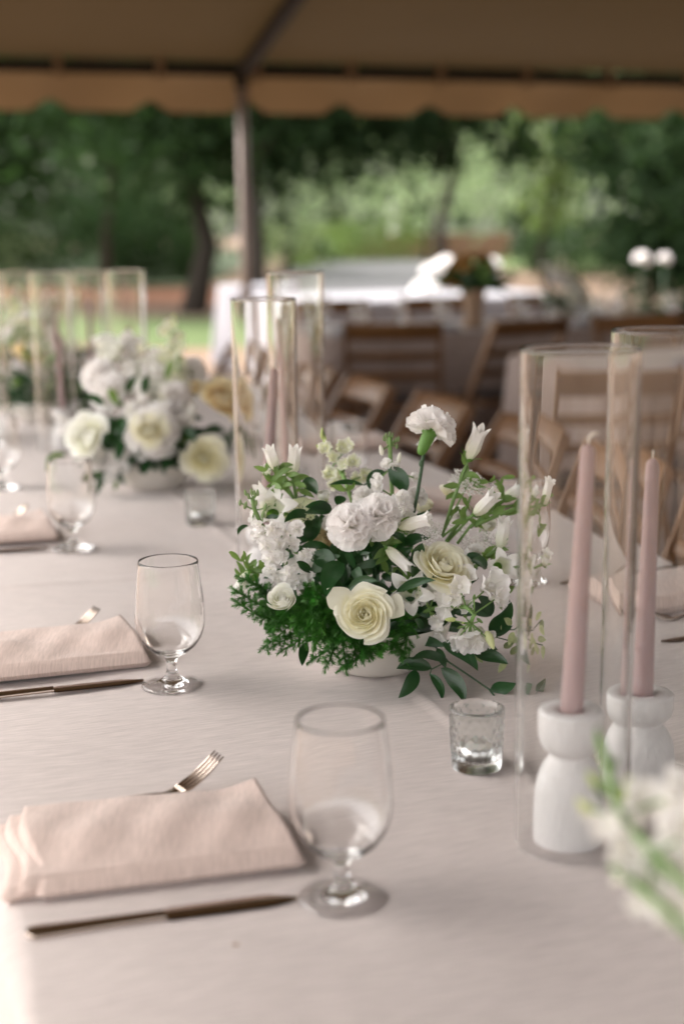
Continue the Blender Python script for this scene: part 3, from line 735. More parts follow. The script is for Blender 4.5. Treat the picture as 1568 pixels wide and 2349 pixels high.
def carnation(parent, p, axis, R, m=None, roll=0, full=1.0, calyx=True, seed=0, label=None):
    m = m or M_white
    if m.name not in CARN:
        CARN[m.name] = [fan_mesh(k, wid=.66 + .06*k, ruf=.085 + .01*k, ser=.045, m=m, teeth=11 + k, ns=22, f1=3.4, f2=7.5) for k in range(4)]
        mb = MB(); mb.lathe([(.0001, -1.05), (.10, -1.03), (.15, -.95), (.20, -.75), (.24, -.45), (.25, -.25), (.30, -.02), (.22, .0), (.0001, -.1)], 14)
        for k in range(5):
            a = k*2*pi/5
            mb.grid(lambda x, y, a=a: Vector((cos(a)*(.25 + .12*y) - sin(a)*(x - .5)*.30*(1 - y*.95), sin(a)*(.25 + .12*y) + cos(a)*(x - .5)*.30*(1 - y*.95), -.25 + .36*y)), 2, 4)
        CARN['calyx'] = mb.mesh('calyx', M_sepal)
    rnd = random.Random(seed); fr = frame(p, axis, roll, R)
    o = put('carnation', CARN['calyx'], parent, fr)
    if label: o['label'] = label
    N = int(36*full)
    for k in range(N):
        t_ = (k + .5)/N; pol = radians(6 + 92*t_**.75) + rnd.uniform(-.12, .12); az = k*2.39996 + rnd.uniform(-.2, .2)
        L_ = .92 + .12*rnd.random() - .12*(1 - t_)
        d = Vector((sin(pol)*cos(az), sin(pol)*sin(az), cos(pol)))
        M_ = frame(Vector((0, 0, -.10)) , d, rnd.uniform(-.5, .5) if t_ > .4 else rnd.uniform(0, 6), L_)
        # make the fan face the flower's axis
        z = d; y = Vector((0, 0, 1)).cross(z); y = y.normalized() if y.length > .2 else Vector((cos(az + 1.57), sin(az + 1.57), 0)); x = y.cross(z)
        rr_ = Matrix.Rotation(rnd.uniform(-.75, .75), 3, z); x = rr_ @ x; y = rr_ @ y
        M_ = Matrix(((x.x*L_, y.x*L_, z.x*L_, 0), (x.y*L_, y.y*L_, z.y*L_, 0), (x.z*L_, y.z*L_, z.z*L_, -.12), (0, 0, 0, 1)))
        put('petal', CARN[m.name][k % 4], o, M_)
    return o
BELL = {}
def bell(parent, p, tip, width, op=0.0, roll=0, seed=0, stem=None, label=None):
    p = Vector(p); tip = Vector(tip); L_ = (tip - p).length
    key = (round(op, 1), seed % 3)
    if key not in BELL:
        rnd = random.Random(seed)
        N = 60; nt_ = 14
        def f(a, b):
            th = 2*pi*a; lobe = 1 - abs(((a*5) % 1) - .5)*2; lobe = lobe**.75
            tt = b*(1 - (1 - lobe)*(.17 + .10*op)*max(0, b - .45)/.55)
            fl_ = max(0, tt - .70)/.30
            r_ = .20 + .22*min(1, tt*3.2)**.6 - .05*max(0, min(1, (tt - .3)/.4))*(1 - op) + (.10 + .42*op)*fl_**1.3
            r_ += (.030*cos(5*th + pi) + .015*cos(10*th))*min(1, tt*3)*(1 - fl_*.5) + .02*sin(3*th + seed)*tt
            z = tt - (.05 + .30*op)*fl_**1.6*(op > .25)*lobe
            return Vector((r_*cos(th), r_*sin(th), z))
        mb = MB(); mb.grid(f, N, nt_, tf=lambda a, b: min(1, b*1.6) + 1e-6)
        me = mb.mesh('bellflower', M_bell)
        mc = MB(); mc.lathe([(.0001, -.20), (.12, -.18), (.20, -.08), (.22, .0), (.19, .06)], 12)
        for k in range(5):
            a0 = k*2*pi/5 + .3
            mc.grid(lambda x, y, a0=a0: Vector((cos(a0)*(.19 + .12*y + .42*y*y) - sin(a0)*(x - .5)*.34*sin(pi*(.12 + .88*(1 - y)))**.6*(1 - y*.9), sin(a0)*(.19 + .12*y + .42*y*y) + cos(a0)*(x - .5)*.34*(1 - y*.9), -.12 + .5*y - .12*y*y + .05*abs(x - .5))), 4, 6)
        BELL[key] = (me, mc.mesh('calyx', M_sepal))
    me, mc = BELL[key]
    A = frame(p, tip - p, roll, L_); wsc = width/L_/.88
    o = put('bellflower', me, parent, A @ Matrix.Diagonal((wsc, wsc, 1, 1)))
    if label: o['label'] = label
    put('calyx', mc, o, Matrix.Diagonal((1, 1, wsc, 1)))
    if stem:
        inv = (A @ Matrix.Diagonal((wsc, wsc, 1, 1))).inverted()
        pts = bez(p, stem, (0, 0, .004), 8)
        put('stem', MB().tube([inv @ q for q in pts], [.0016/L_/wsc]*9, 6).mesh('stem', M_steml), o)
    return o
FLO = {}
def floret_mesh(kind, seed):
    k_ = (kind, seed)
    if k_ in FLO: return FLO[k_]
    rnd = random.Random(seed*7 + 3); mb = MB()
    if kind == 'stock':
        n = 9
        for k in range(n):
            outer = k >= 4; az = k*2.4 + rnd.uniform(-.2, .2); pol = (1.2 if outer else .5) + rnd.uniform(-.15, .15)
            a1 = rnd.uniform(0, 6); L_ = .98 if outer else .62
            z = Vector((sin(pol)*cos(az), sin(pol)*sin(az), cos(pol))); y = Vector((0, 0, 1)).cross(z).normalized(); x = y.cross(z)
            def f(a, b):
                s = 2*a - 1; r_ = b; wv = .62*min(1, r_*1.25)**.9*sqrt(max(.0, 1 - (max(0, r_ - .60)/.42)**2))**.7
                q = Vector((.09*sin(s*3 + a1)*r_ + .12*s*s*r_ - .20*r_**3, s*wv, L_*r_*(1 - .06*s*s) + .03*sin(s*7 + a1)*r_))
                return x*q.x + y*q.y + z*q.z
            mb.grid(f, 8, 7, tf=lambda a, b: min(1, b*1.6) + 1e-6)
        m = M_white
    elif kind in ('snap', 'snapw'):
        # two upright banner petals and three lower ones round a pouch
        specs = [(-.55, .9, 1.0), (.55, .9, 1.0), (2.3, .75, .85), (3.14, .8, .9), (-2.3, .75, .85)]
        for az, pol, L_ in specs:
            a1 = rnd.uniform(0, 6)
            z = Vector((sin(pol)*cos(az), sin(pol)*sin(az), cos(pol))); y = Vector((0, 0, 1)).cross(z).normalized(); x = y.cross(z)
            def f(a, b):
                s = 2*a - 1; r_ = b; wv = .74*min(1, r_*1.2)**.8*sqrt(max(0, 1 - (max(0, r_ - .62)/.42)**2))**.6
                q = Vector((.10*sin(s*4 + a1)*r_**1.5 - .14*s*s*r_ + .26*r_**2 - .34*r_**4, s*wv, L_*1.1*r_ + .04*sin(s*8 + a1)*r_**2))
                return x*q.x + y*q.y + z*q.z
            mb.grid(f, 9, 7, tf=lambda a, b: min(1, b*1.1) + 1e-6)
        def tb_(a, b): th = 2*pi*a; r_ = .16 + .14*b; return Vector((r_*cos(th), r_*sin(th), -.75 + .85*b))
        mb.grid(tb_, 10, 4, tf=lambda a, b: .2*b + 1e-6)
        mb.ball((.05, 0, .16), .22, 10, 6); mb.t[-70:] = [.85]*70
        m = M_white if kind == 'snapw' else M_snap
    FLO[k_] = mb.mesh('floret', m); return FLO[k_]
def bud_mesh(m):
    k_ = ('bud', m.name)
    if k_ not in FLO: FLO[k_] = MB().lathe([(.0001, -1), (.28, -.85), (.42, -.4), (.40, .1), (.26, .65), (.10, .95), (.0001, 1)], 10).mesh('bud', m)
    return FLO[k_]
def spike(parent, name, pts, florets, buds, kind='stock', stem_m=None, label=None):
    """pts: stem path; florets: (pos, axis, size); buds: (pos, axis, size, material)"""
    org = Vector(pts[0]); st = MB().tube([Vector(q) - org for q in pts], [.0026]*len(pts), 8)
    for q, ax, s_, m_ in buds:      # pedicels
        q = Vector(q) - org; near = min([Vector(w_) - org for w_ in pts], key=lambda w_: (w_ - q + Vector((0, 0, .006))).length)
        st.tube(bez(near, q, (0, 0, -.002), 3), .0009, 5)
    for q, ax, s_ in florets:
        q = Vector(q) - org; near = min([Vector(w_) - org for w_ in pts], key=lambda w_: (w_ - q).length)
        st.tube([near, q], .0010, 5)
    o = put(name, st.mesh(name, stem_m or M_steml), parent, org)
    if label: o['label'] = label
    for k, (q, ax, s_) in enumerate(florets):
        put('floret', floret_mesh(kind, k % 4), o, frame(Vector(q) - org, ax, k*1.3, s_))
    for k, (q, ax, s_, m_) in enumerate(buds):
        put('bud', bud_mesh(m_), o, frame(Vector(q) - org, ax, 0, s_))
    return o
def lace(parent, p, axis, R, seed=0, m=None, stem=None, n=70, green=False, label=None):
    rnd = random.Random(seed); mb = MB()
    for k in range(n):
        rr_ = R*sqrt((k + .5)/n); a = k*2.39996; zc = -.25*rr_*rr_/R*1.6 + rnd.uniform(-.05, .05)*R
        c = Vector((rr_*cos(a), rr_*sin(a), zc)); s_ = R*rnd.uniform(.085, .13)*(1.35 if rr_ > .75*R else 1)
        for j in range(5):
            b = j*2*pi/5 + rnd.random(); d = Vector((cos(b), sin(b), .25)); e = Vector((-sin(b), cos(b), 0))
            mb.add([c, c + d*s_*.6 + e*s_*.38, c + d*s_*1.1 + e*s_*.1, c + d*s_*1.05 - e*s_*.15, c + d*s_*.6 - e*s_*.38], [(0, 1, 2, 3, 4)], [.3 if green else .9]*5)
    n0 = len(mb.f)
    for k in range(0, n, 3):
        rr_ = R*sqrt((k + .5)/n); a = k*2.39996
        mb.tube([(0, 0, -.75*R), (rr_*cos(a)*.6, rr_*sin(a)*.6, -.45*R), (rr_*cos(a), rr_*sin(a), -.25*rr_*rr_/R*1.6)], R*.012, 4, False)
    me = mb.mesh('lace_flower', [m or M_white, M_steml]); me.polygons.foreach_set('material_index', [0]*n0 + [1]*(len(mb.f) - n0))
    o = put('lace_flower', me, parent, frame(p, axis))
    if label: o['label'] = label
    if stem:
        inv = frame(p, axis).inverted(); q0 = frame(p, axis) @ Vector((0, 0, -.75*R))
        put('stem', MB().tube([inv @ q for q in bez(q0, stem, (0, 0, 0), 5)], .0012, 6).mesh('stem', M_steml), o)
    return o
def blade(mb, base, tip, wd, arch=(0, 0, 0), nh=(0, -1, .4), n=10, fold=.22, twist=0, wave=0.0, p=.85):
    base = Vector(base); tip = Vector(tip); C = bez(base, tip, arch, n); nh = Vector(nh).normalized(); V = []
    for i, c in enumerate(C):
        t_ = i/n; T = (C[min(i + 1, n)] - C[max(i - 1, 0)]).normalized(); S = T.cross(nh); S = S.normalized() if S.length > 1e-4 else T.orthogonal().normalized()
        if twist: S = Matrix.Rotation(twist*(t_ - .3), 3, T) @ S
        N = S.cross(T); h_ = wd/2*(sin(pi*min(1, t_**p))**.78)*(1 - .15*t_)
        for s in (-1, -.5, 0, .5, 1):
            V.append(c + S*h_*s + N*(abs(s)*fold*h_ + wave*wd*sin(t_*14 + s*2)*abs(s)))
    F = [(i*5 + j, i*5 + j + 1, i*5 + j + 6, i*5 + j + 5) for i in range(n) for j in range(4)]
    return mb.add(V, F)
def leaf(parent, base, tip, wd, m=None, name='leaf', **k):
    base = Vector(base); mb = MB(); blade(mb, (0, 0, 0), Vector(tip) - base, wd, **k)
    return put(name, mb.mesh(name, m or M_leafd), parent, base)
def fern(parent, pts, seed=0, plume=.0125, nl=.0068, step=.0048, label=None):
    rnd = random.Random(seed); pts = [Vector(p) for p in pts]; org = pts[0].copy(); P = []
    # resample
    for i in range(len(pts) - 1):
        L_ = (pts[i + 1] - pts[i]).length; k = max(1, int(L_/.0042))
        for q in range(k): P.append(pts[i].lerp(pts[i + 1], q/k) + Vector((rnd.uniform(-1, 1), rnd.uniform(-1, 1), rnd.uniform(-1, 1)))*.0006)
    P.append(pts[-1]); mb = MB(); mb.tube([p - org for p in P[::3] + [P[-1]]], .0008, 5)
    def needles(a, b, ln):
        d = b - a; L_ = d.length; T = d.normalized(); S = T.orthogonal().normalized(); B = T.cross(S); k = max(2, int(L_/.0011))
        for q in range(k + 1):
            c = a + d*(q/k); fall = 1 - .35*(q/k)
            for j in range(8):
                an = rnd.uniform(0, 6.28); e = (S*cos(an) + B*sin(an)); l_ = ln*rnd.uniform(.7, 1.15)*fall
                t_ = c + e*l_*.80 + T*l_*.65; w_ = e.cross(T)*.00040
                mb.add([c - w_, c + w_, t_ + w_*.35, t_ - w_*.35], [(0, 1, 2, 3)])
    n = len(P); stp = 1 if step < .006 else 2; side = 1
    for i in range(1, n, stp):
        T = (P[min(i + 1, n - 1)] - P[i - 1]).normalized(); S = T.cross(Vector((rnd.uniform(-.4, .4), -1, rnd.uniform(.0, .8)))).normalized()
        S = Matrix.Rotation(rnd.uniform(-.9, .9), 3, T) @ S
        l_ = plume*rnd.uniform(.8, 1.3)*(1 - .35*i/n); d = (S*side + T*.75).normalized(); side = -side
        needles(P[i] - org, P[i] - org + d*l_, nl)
    for i in range(0, n - 2, 2): needles(P[i] - org, P[min(n - 1, i + 2)] - org, nl*.9)
    T = (P[-1] - P[-4]).normalized(); needles(P[-1] - org, P[-1] - org + T*plume, nl)
    me = newmesh('fern_frond', mb.v, mb.f, M_fern, False); o = put('fern_frond', me, parent, org)
    return o
# ================================================================== MAIN ARRANGEMENT
def bowl(parent, rb=.047, rt_=.092, h=.062):
    o_ = [(.0001, .0), (rb*.96, .0), (rb*1.04, .003), (rb*1.25, .010), (rb + (rt_ - rb)*.62, .026), (rt_*.95, .044), (rt_, h - .001), (rt_*.99, h), (rt_*.965, h - .001), (rt_*.90, .044), (rb*1.1, .014), (.0001, .010)]
    put('bowl', MB().lathe(o_, 64).mesh('bowl', M_ceram), parent)
    put('floral_foam', MB().lathe([(.0001, .012), (rb, .014), (rt_*.86, .046), (rt_*.70, .064), (.04, .075), (.0001, .078)], 24).mesh('floral_foam', M_leafd), parent)
ORG = G(862, 1528)
arr = thing('flower_arrangement', 'sharp centrepiece of white roses, carnations and fern in a low white bowl', 'centrepiece', ORG, 0, 'flower centrepieces in low white bowls')
D0 = ORG.y
def Q(cx, cy, dy=0.0):
    """point of the close view of the bouquet (1568 wide crop) at a distance dy behind the bowl centre, relative to the bowl"""
    return PD(501.8 + cx*.5200, 846.7 + cy*.5200, D0 + dy) - ORG
PX = .52*1.62/3262      # metres per crop pixel near the bouquet
C0 = Vector((0, 0, .07))
def toward(ax): return Vector(ax)
bowl(arr)
cen = lambda dx=0, dy=0: C0 + Vector((dx, dy, 0))
def stemline(p, m=None, r=.0017, to=None, arch=(0, 0, .01), nm='stem'):
    pts = bez(p, to or C0 + Vector((Vector(p).x*.15, 0, 0)), arch, 8)
    return put(nm, MB().tube([q - pts[0] for q in pts], r, 7).mesh(nm, m or M_stemd), arr, pts[0])
# roses
rose(arr, Q(648, 1082, -.125) + Vector((0, .020, -.006)), (-.10, -.94, .34), 118*PX, 'open', M_rose, roll=.4, label='large open cream rose at the front of the bowl')
for (a, b, wv, ar) in ((Q(560, 1040, -.108), Q(476, 968, -.115), .034, (.004, -.004, .004)), (Q(735, 1030, -.105), Q(818, 1085, -.112), .036, (.0, -.004, .006))):
    o = leaf(arr, a, b, wv*.95, M_rose, name='rose_petal', nh=(0, -1, .1), fold=-.25, p=.6); 
    o.data.attributes.new('ptip', 'FLOAT', 'POINT').data.foreach_set('value', [.85]*len(o.data.vertices))
rose(arr, Q(985, 865, -.085) + Vector((-.0, .016, -.012)), (.34, -.60, .72), 128*PX, 'open', M_rose, roll=1.2, label='tall cream rose facing up on the right of the centre')
rose(arr, Q(285, 1020, -.100) + Vector((0, .014, -.006)), (-.10, -.72, .62), 76*PX, 'mid', M_rosew, roll=2.2, label='small white rose among the fern on the left')
rose(arr, Q(468, 585, -.005), (-.15, -.3, .95), 54*PX, 'bud', M_rosew, roll=.2, label='white rosebud above the lace flower')
rose(arr, Q(893, 625, .055), (.15, -.25, .95), 62*PX, 'mid', M_rose, roll=.7, label='cream rose half hidden behind the raised stem')
rose(arr, Q(452, 775, -.01) + Vector((0, .01, 0)), (-.1, -.7, .7), 72*PX, 'mid', M_rosey, roll=.9, label='yellowish rose hidden between the stock and the carnations')
rose(arr, Q(600, 1000, .0), (0, -.6, .8), 50*PX, 'bud', M_rosey); rose(arr, Q(1010, 560, .09), (.2, .2, .95), 60*PX, 'mid', M_rose)
# carnations
carnation(arr, Q(578, 690, -.075), (-.22, -.80, .56), 116*PX, seed=1, full=1.1, label='big white carnation in the middle')
carnation(arr, Q(700, 645, -.065), (.25, -.70, .65), 112*PX, seed=2, full=1.1, roll=2, label='white carnation touching the big one on its right')
carnation(arr, Q(938, 262, .0), (.42, .30, .86), 128*PX, seed=3, full=1.0, roll=.5, label='single white carnation raised on a long bare stem')
stemline(Q(908, 335, .0), M_stemd, .0021, to=Q(852, 665, -.0), arch=(.0015, 0, -.004), nm='carnation_stem')
put('stem_node', MB().ball((0, 0, 0), .0032, 10, 6, 1.5).mesh('stem_node', M_stemd), arr, Q(893, 418, -.0))
carnation(arr, Q(800, 600, -.005), (.3, -.3, .9), 66*PX, seed=5, full=.8, roll=1)
# bellflowers
BL = [((1100, 395, .0), (1160, 250, -.01), 72, .2, (985, 735, .0)), ((1130, 640, -.02), (1222, 545, -.035), 62, .2, (985, 740, .0)),
      ((795, 698, -.060), (952, 655, -.075), 58, .3, (700, 740, -.02)), ((1238, 790, -.01), (1262, 655, -.015), 60, .2, (1100, 900, .0)),
      ((1385, 592, .02), (1432, 470, .01), 62, .3, (1130, 690, .0)), ((1262, 575, .03), (1335, 520, .03), 56, .2, (1110, 700, .0)),
      ((252, 440, .01), (218, 340, .0), 56, .0, (330, 570, .02)), ((322, 470, .015), (336, 335, .01), 60, .0, (345, 570, .02)),
      ((742, 790, -.065), (850, 888, -.085), 56, .0, (690, 760, -.02)), ((135, 895, -.03), (62, 1008, -.04), 54, .3, (260, 900, .0)),
      ((240, 590, .0), (160, 515, -.01), 62, .0, (350, 640, .02)), ((215, 470, .02), (203, 420, .02), 44, .0, (330, 570, .02))]
for k, (a, b, wv, op, st) in enumerate(BL):
    bell(arr, Q(*a), Q(*b), wv*PX, op, roll=k*.7, seed=k, stem=Q(*st))
    # small leaves under each calyx
    A = Q(*a); S_ = Q(*st)
    for j in range(3):
        q = A.lerp(S_, .10 + .12*j); d = Vector((sin(k*2.3 + j*2), -.3, cos(k*1.9 + j*2.2)*.6 + .2)).normalized()
        leaf(arr, q, q + d*.022, .0085, M_leafl, arch=d.cross(Vector((0, 1, 0)))*.004 + Vector((0, 0, .003)), wave=.06)
bell(arr, Q(850, 965, -.060), Q(838, 990, -.085), 110*PX, .9, seed=1, roll=.3, label='open white bell facing forward'); bell(arr, Q(1228, 872, -.02), Q(1262, 868, -.05), 90*PX, .9, seed=2, roll=1, label='open white bell at the right')
bell(arr, Q(1390, 860, .0), Q(1412, 800, -.01), 60*PX, .4, seed=1, stem=Q(1240, 900, .0)); bell(arr, Q(238, 640, -.01), Q(228, 600, -.03), 120*PX, .9, seed=2, roll=.5)
# stock on the left
fl = []
for k, (x, y, s_) in enumerate([(180, 735, 40), (235, 705, 42), (290, 715, 40), (345, 705, 38), (205, 780, 42), (265, 770, 44), (320, 765, 42), (225, 840, 42), (285, 830, 36), (230, 885, 36), (300, 905, 42), (350, 870, 44), (395, 880, 40), (345, 930, 42), (400, 925, 38), (270, 925, 34), (375, 820, 34), (180, 690, 30)]):
    fl.append((Q(x, y, -.055 - .010*sin(k*2)), (sin(k*2.1)*.55 - .1, -.85, cos(k*1.7)*.45 + .2), s_*PX*1.2))
bd = []
for k, (x, y) in enumerate([(118, 545), (132, 560), (145, 540), (158, 548), (172, 545), (150, 590), (165, 590), (95, 588), (205, 610), (195, 640), (118, 600)]):
    bd.append((Q(x, y, -.05), (-.2 + .05*k, -.2, 1), 17*PX*(1 + .2*(k > 7)), M_bud))
fl.append((Q(148, 668, -.05), (-.3, -.5, .8), 22*PX))
spike(arr, 'stock_flower', [Q(380, 1000, -.0), Q(320, 900, -.035), Q(255, 790, -.045), Q(190, 690, -.047), Q(158, 620, -.048), Q(150, 575, -.05)], fl, bd, label='white stock spike with grey green buds on the left')
# stock at the back centre
bd = [(Q(x, y, .03), (.1*(k % 3 - 1), -.2, 1), 15*PX, M_bud) for k, (x, y) in enumerate([(738, 293), (752, 288), (765, 292), (728, 305), (782, 312), (792, 308), (742, 318), (770, 322), (785, 340), (748, 340)])]
bd += [(Q(716, 358, .02), (-.2, 0, 1), 26*PX, M_white), (Q(795, 390, .02), (.2, 0, 1), 26*PX, M_white)]
fl = [(Q(740, 420, .02), (-.3, -.8, .5), 32*PX), (Q(775, 430, .02), (.4, -.8, .4), 30*PX), (Q(700, 490, .01), (-.4, -.8, .4), 38*PX), (Q(800, 570, -.02), (.4, -.8, .3), 46*PX), (Q(818, 620, -.02), (.5, -.8, .1), 44*PX), (Q(700, 520, .0), (-.2, -.8, .3), 34*PX), (Q(760, 590, -.01), (0, -.8, .5), 36*PX), (Q(860, 480, .05), (.3, -.6, .5), 30*PX)]
spike(arr, 'stock_flower', [Q(770, 700, .0), Q(765, 560, .01), Q(757, 440, .025), Q(755, 330, .03), Q(753, 300, .03)], fl, bd, label='stock spike with pale buds at the back centre')
# snapdragon, back left of centre
fl = [(Q(x, y, .09 + .01*sin(k)), (sin(k*2.2)*.5, -.85, .35), s_*PX) for k, (x, y, s_) in enumerate([(470, 350, 44), (535, 345, 48), (575, 340, 46), (500, 395, 40), (590, 410, 46), (560, 420, 40), (640, 470, 50), (480, 465, 48), (540, 480, 52), (600, 490, 46), (510, 510, 44)])]
bd = [(Q(455, 290, .09), (-.1, 0, 1), 22*PX, M_budy), (Q(468, 310, .09), (.1, 0, 1), 20*PX, M_budy), (Q(455, 270, .09), (0, 0, 1), 14*PX, M_budy), (Q(548, 440, .08), (.3, 0, .8), 24*PX, M_leafl), (Q(440, 345, .09), (-.5, 0, .6), 18*PX, M_budy)]
spike(arr, 'snapdragon', [Q(600, 620, .05), Q(560, 500, .075), Q(520, 400, .095), Q(468, 320, .1), Q(456, 275, .1)], fl, bd, kind='snap', label='white green snapdragon leaning at the back left')
# snapdragon, front right
fl = [(Q(x, y, d), ax, s_*1.12*PX) for (x, y, d, ax, s_) in [(1085, 935, -.075, (-.2, -.7, .7), 62), (1040, 1000, -.085, (-.4, -.85, .35), 60), (1190, 960, -.080, (.35, -.85, .4), 78), (1010, 960, -.07, (-.7, -.6, .4), 46), (950, 985, -.065, (-.8, -.6, .2), 44),
      (1110, 1165, -.095, (.0, -.85, -.5), 74), (1060, 1180, -.09, (-.3, -.8, -.5), 52), (1165, 1165, -.085, (.4, -.75, -.5), 46), (975, 1110, -.075, (-.6, -.75, -.2), 46), (985, 1165, -.07, (-.5, -.6, -.6), 36), (1010, 1060, -.08, (-.5, -.85, .1), 46), (1080, 1040, -.09, (0, -.9, .2), 40), (1060, 960, -.095, (-.1, -.9, .3), 54), (1225, 1010, -.085, (.6, -.7, .2), 52), (1150, 1190, -.09, (.3, -.8, -.3), 52), (1090, 1210, -.085, (0, -.7, -.7), 50), (1000, 1010, -.08, (-.5, -.8, .3), 50)]]
bd = [(Q(1020, 1105, -.115), (-.9, -.3, .1), 26*PX, M_budy), (Q(1195, 1195, -.11), (.35, -.3, -.9), 44*PX, M_snap), (Q(1125, 1005, -.11), (.1, -.5, .8), 17*PX, M_leafl), (Q(1085, 1090, -.115), (-.5, -.8, .1), 16*PX, M_leafl), (Q(1060, 1140, -.11), (-.8, -.4, -.2), 14*PX, M_leafl), (Q(1110, 1060, -.115), (.1, -.9, .3), 18*PX, M_leafl),
      (Q(1150, 1110, -.11), (.6, -.5, -.4), 18*PX, M_leafl), (Q(940, 1080, -.08), (-.5, -.6, .5), 24*PX, M_leafl), (Q(920, 1040, -.08), (-.3, -.5, .8), 18*PX, M_leafl), (Q(1100, 1120, -.12), (-.2, -.8, -.3), 12*PX, M_leafl), (Q(1075, 1120, -.12), (-.5, -.8, -.1), 11*PX, M_budy), (Q(1130, 1085, -.12), (.3, -.8, .1), 12*PX, M_leafl)]
spike(arr, 'snapdragon', [Q(850, 1100, -.04), Q(930, 1060, -.070), Q(1010, 1045, -.08), Q(1090, 1050, -.10), Q(1125, 1080, -.108), Q(1110, 1120, -.112)], fl, bd, kind='snapw', label='white snapdragon with yellow green buds at the front right')
for k, (x, y, d, R_, m_, ax) in enumerate([(870, 560, .02, 56, M_white, (.2, -.5, .9)), (640, 560, .03, 60, M_white, (-.1, -.4, .9)), (500, 690, .0, 60, M_white, (-.4, -.8, .5)), (1130, 820, .02, 62, M_white, (.3, -.6, .7)), (1060, 640, .06, 54, M_white, (.1, -.5, .8)), (180, 640, .02, 54, M_white, (-.5, -.5, .7)), (880, 1010, -.06, 44, M_white, (0, -.9, .3)), (1330, 900, .02, 46, M_white, (.5, -.6, .5))]):
    carnation(arr, Q(x, y, d), ax, R_*PX, m_, seed=20 + k, full=.8)
rose(arr, Q(820, 700, -.02), (.1, -.7, .7), 70*PX, 'mid', M_rosew, roll=.3); rose(arr, Q(1160, 700, .04), (.2, -.5, .8), 66*PX, 'mid', M_rosew, roll=.9)
# lace flowers, small filler whites
lace(arr, Q(352, 600, -.01), (-.1, -.45, .9), 88*PX, 1, M_snap, stem=Q(420, 760, .0), n=110, green=True, label='pale green lace umbel behind the dark curled leaf')
lace(arr, Q(1110, 480, .03), (.3, -.5, .8), 88*PX, 2, M_white, stem=Q(990, 720, .0), n=60, label='white lace umbel behind the raised bellflower')
lace(arr, Q(1050, 490, .05), (-.2, -.5, .8), 50*PX, 3, M_white, n=40)
for k, (x, y, d, r_) in enumerate([(930, 725, -.06, 42), (1120, 770, .04, 60), (1180, 790, .05, 50), (1180, 735, .06, 55), (1060, 690, .08, 60), (395, 640, .03, 40), (430, 600, .03, 40), (960, 700, .06, 50), (400, 820, -.02, 40)]):
    lace(arr, Q(x, y, d), (.2*sin(k), -.6, .7), r_*PX, 10 + k, M_white, n=34)
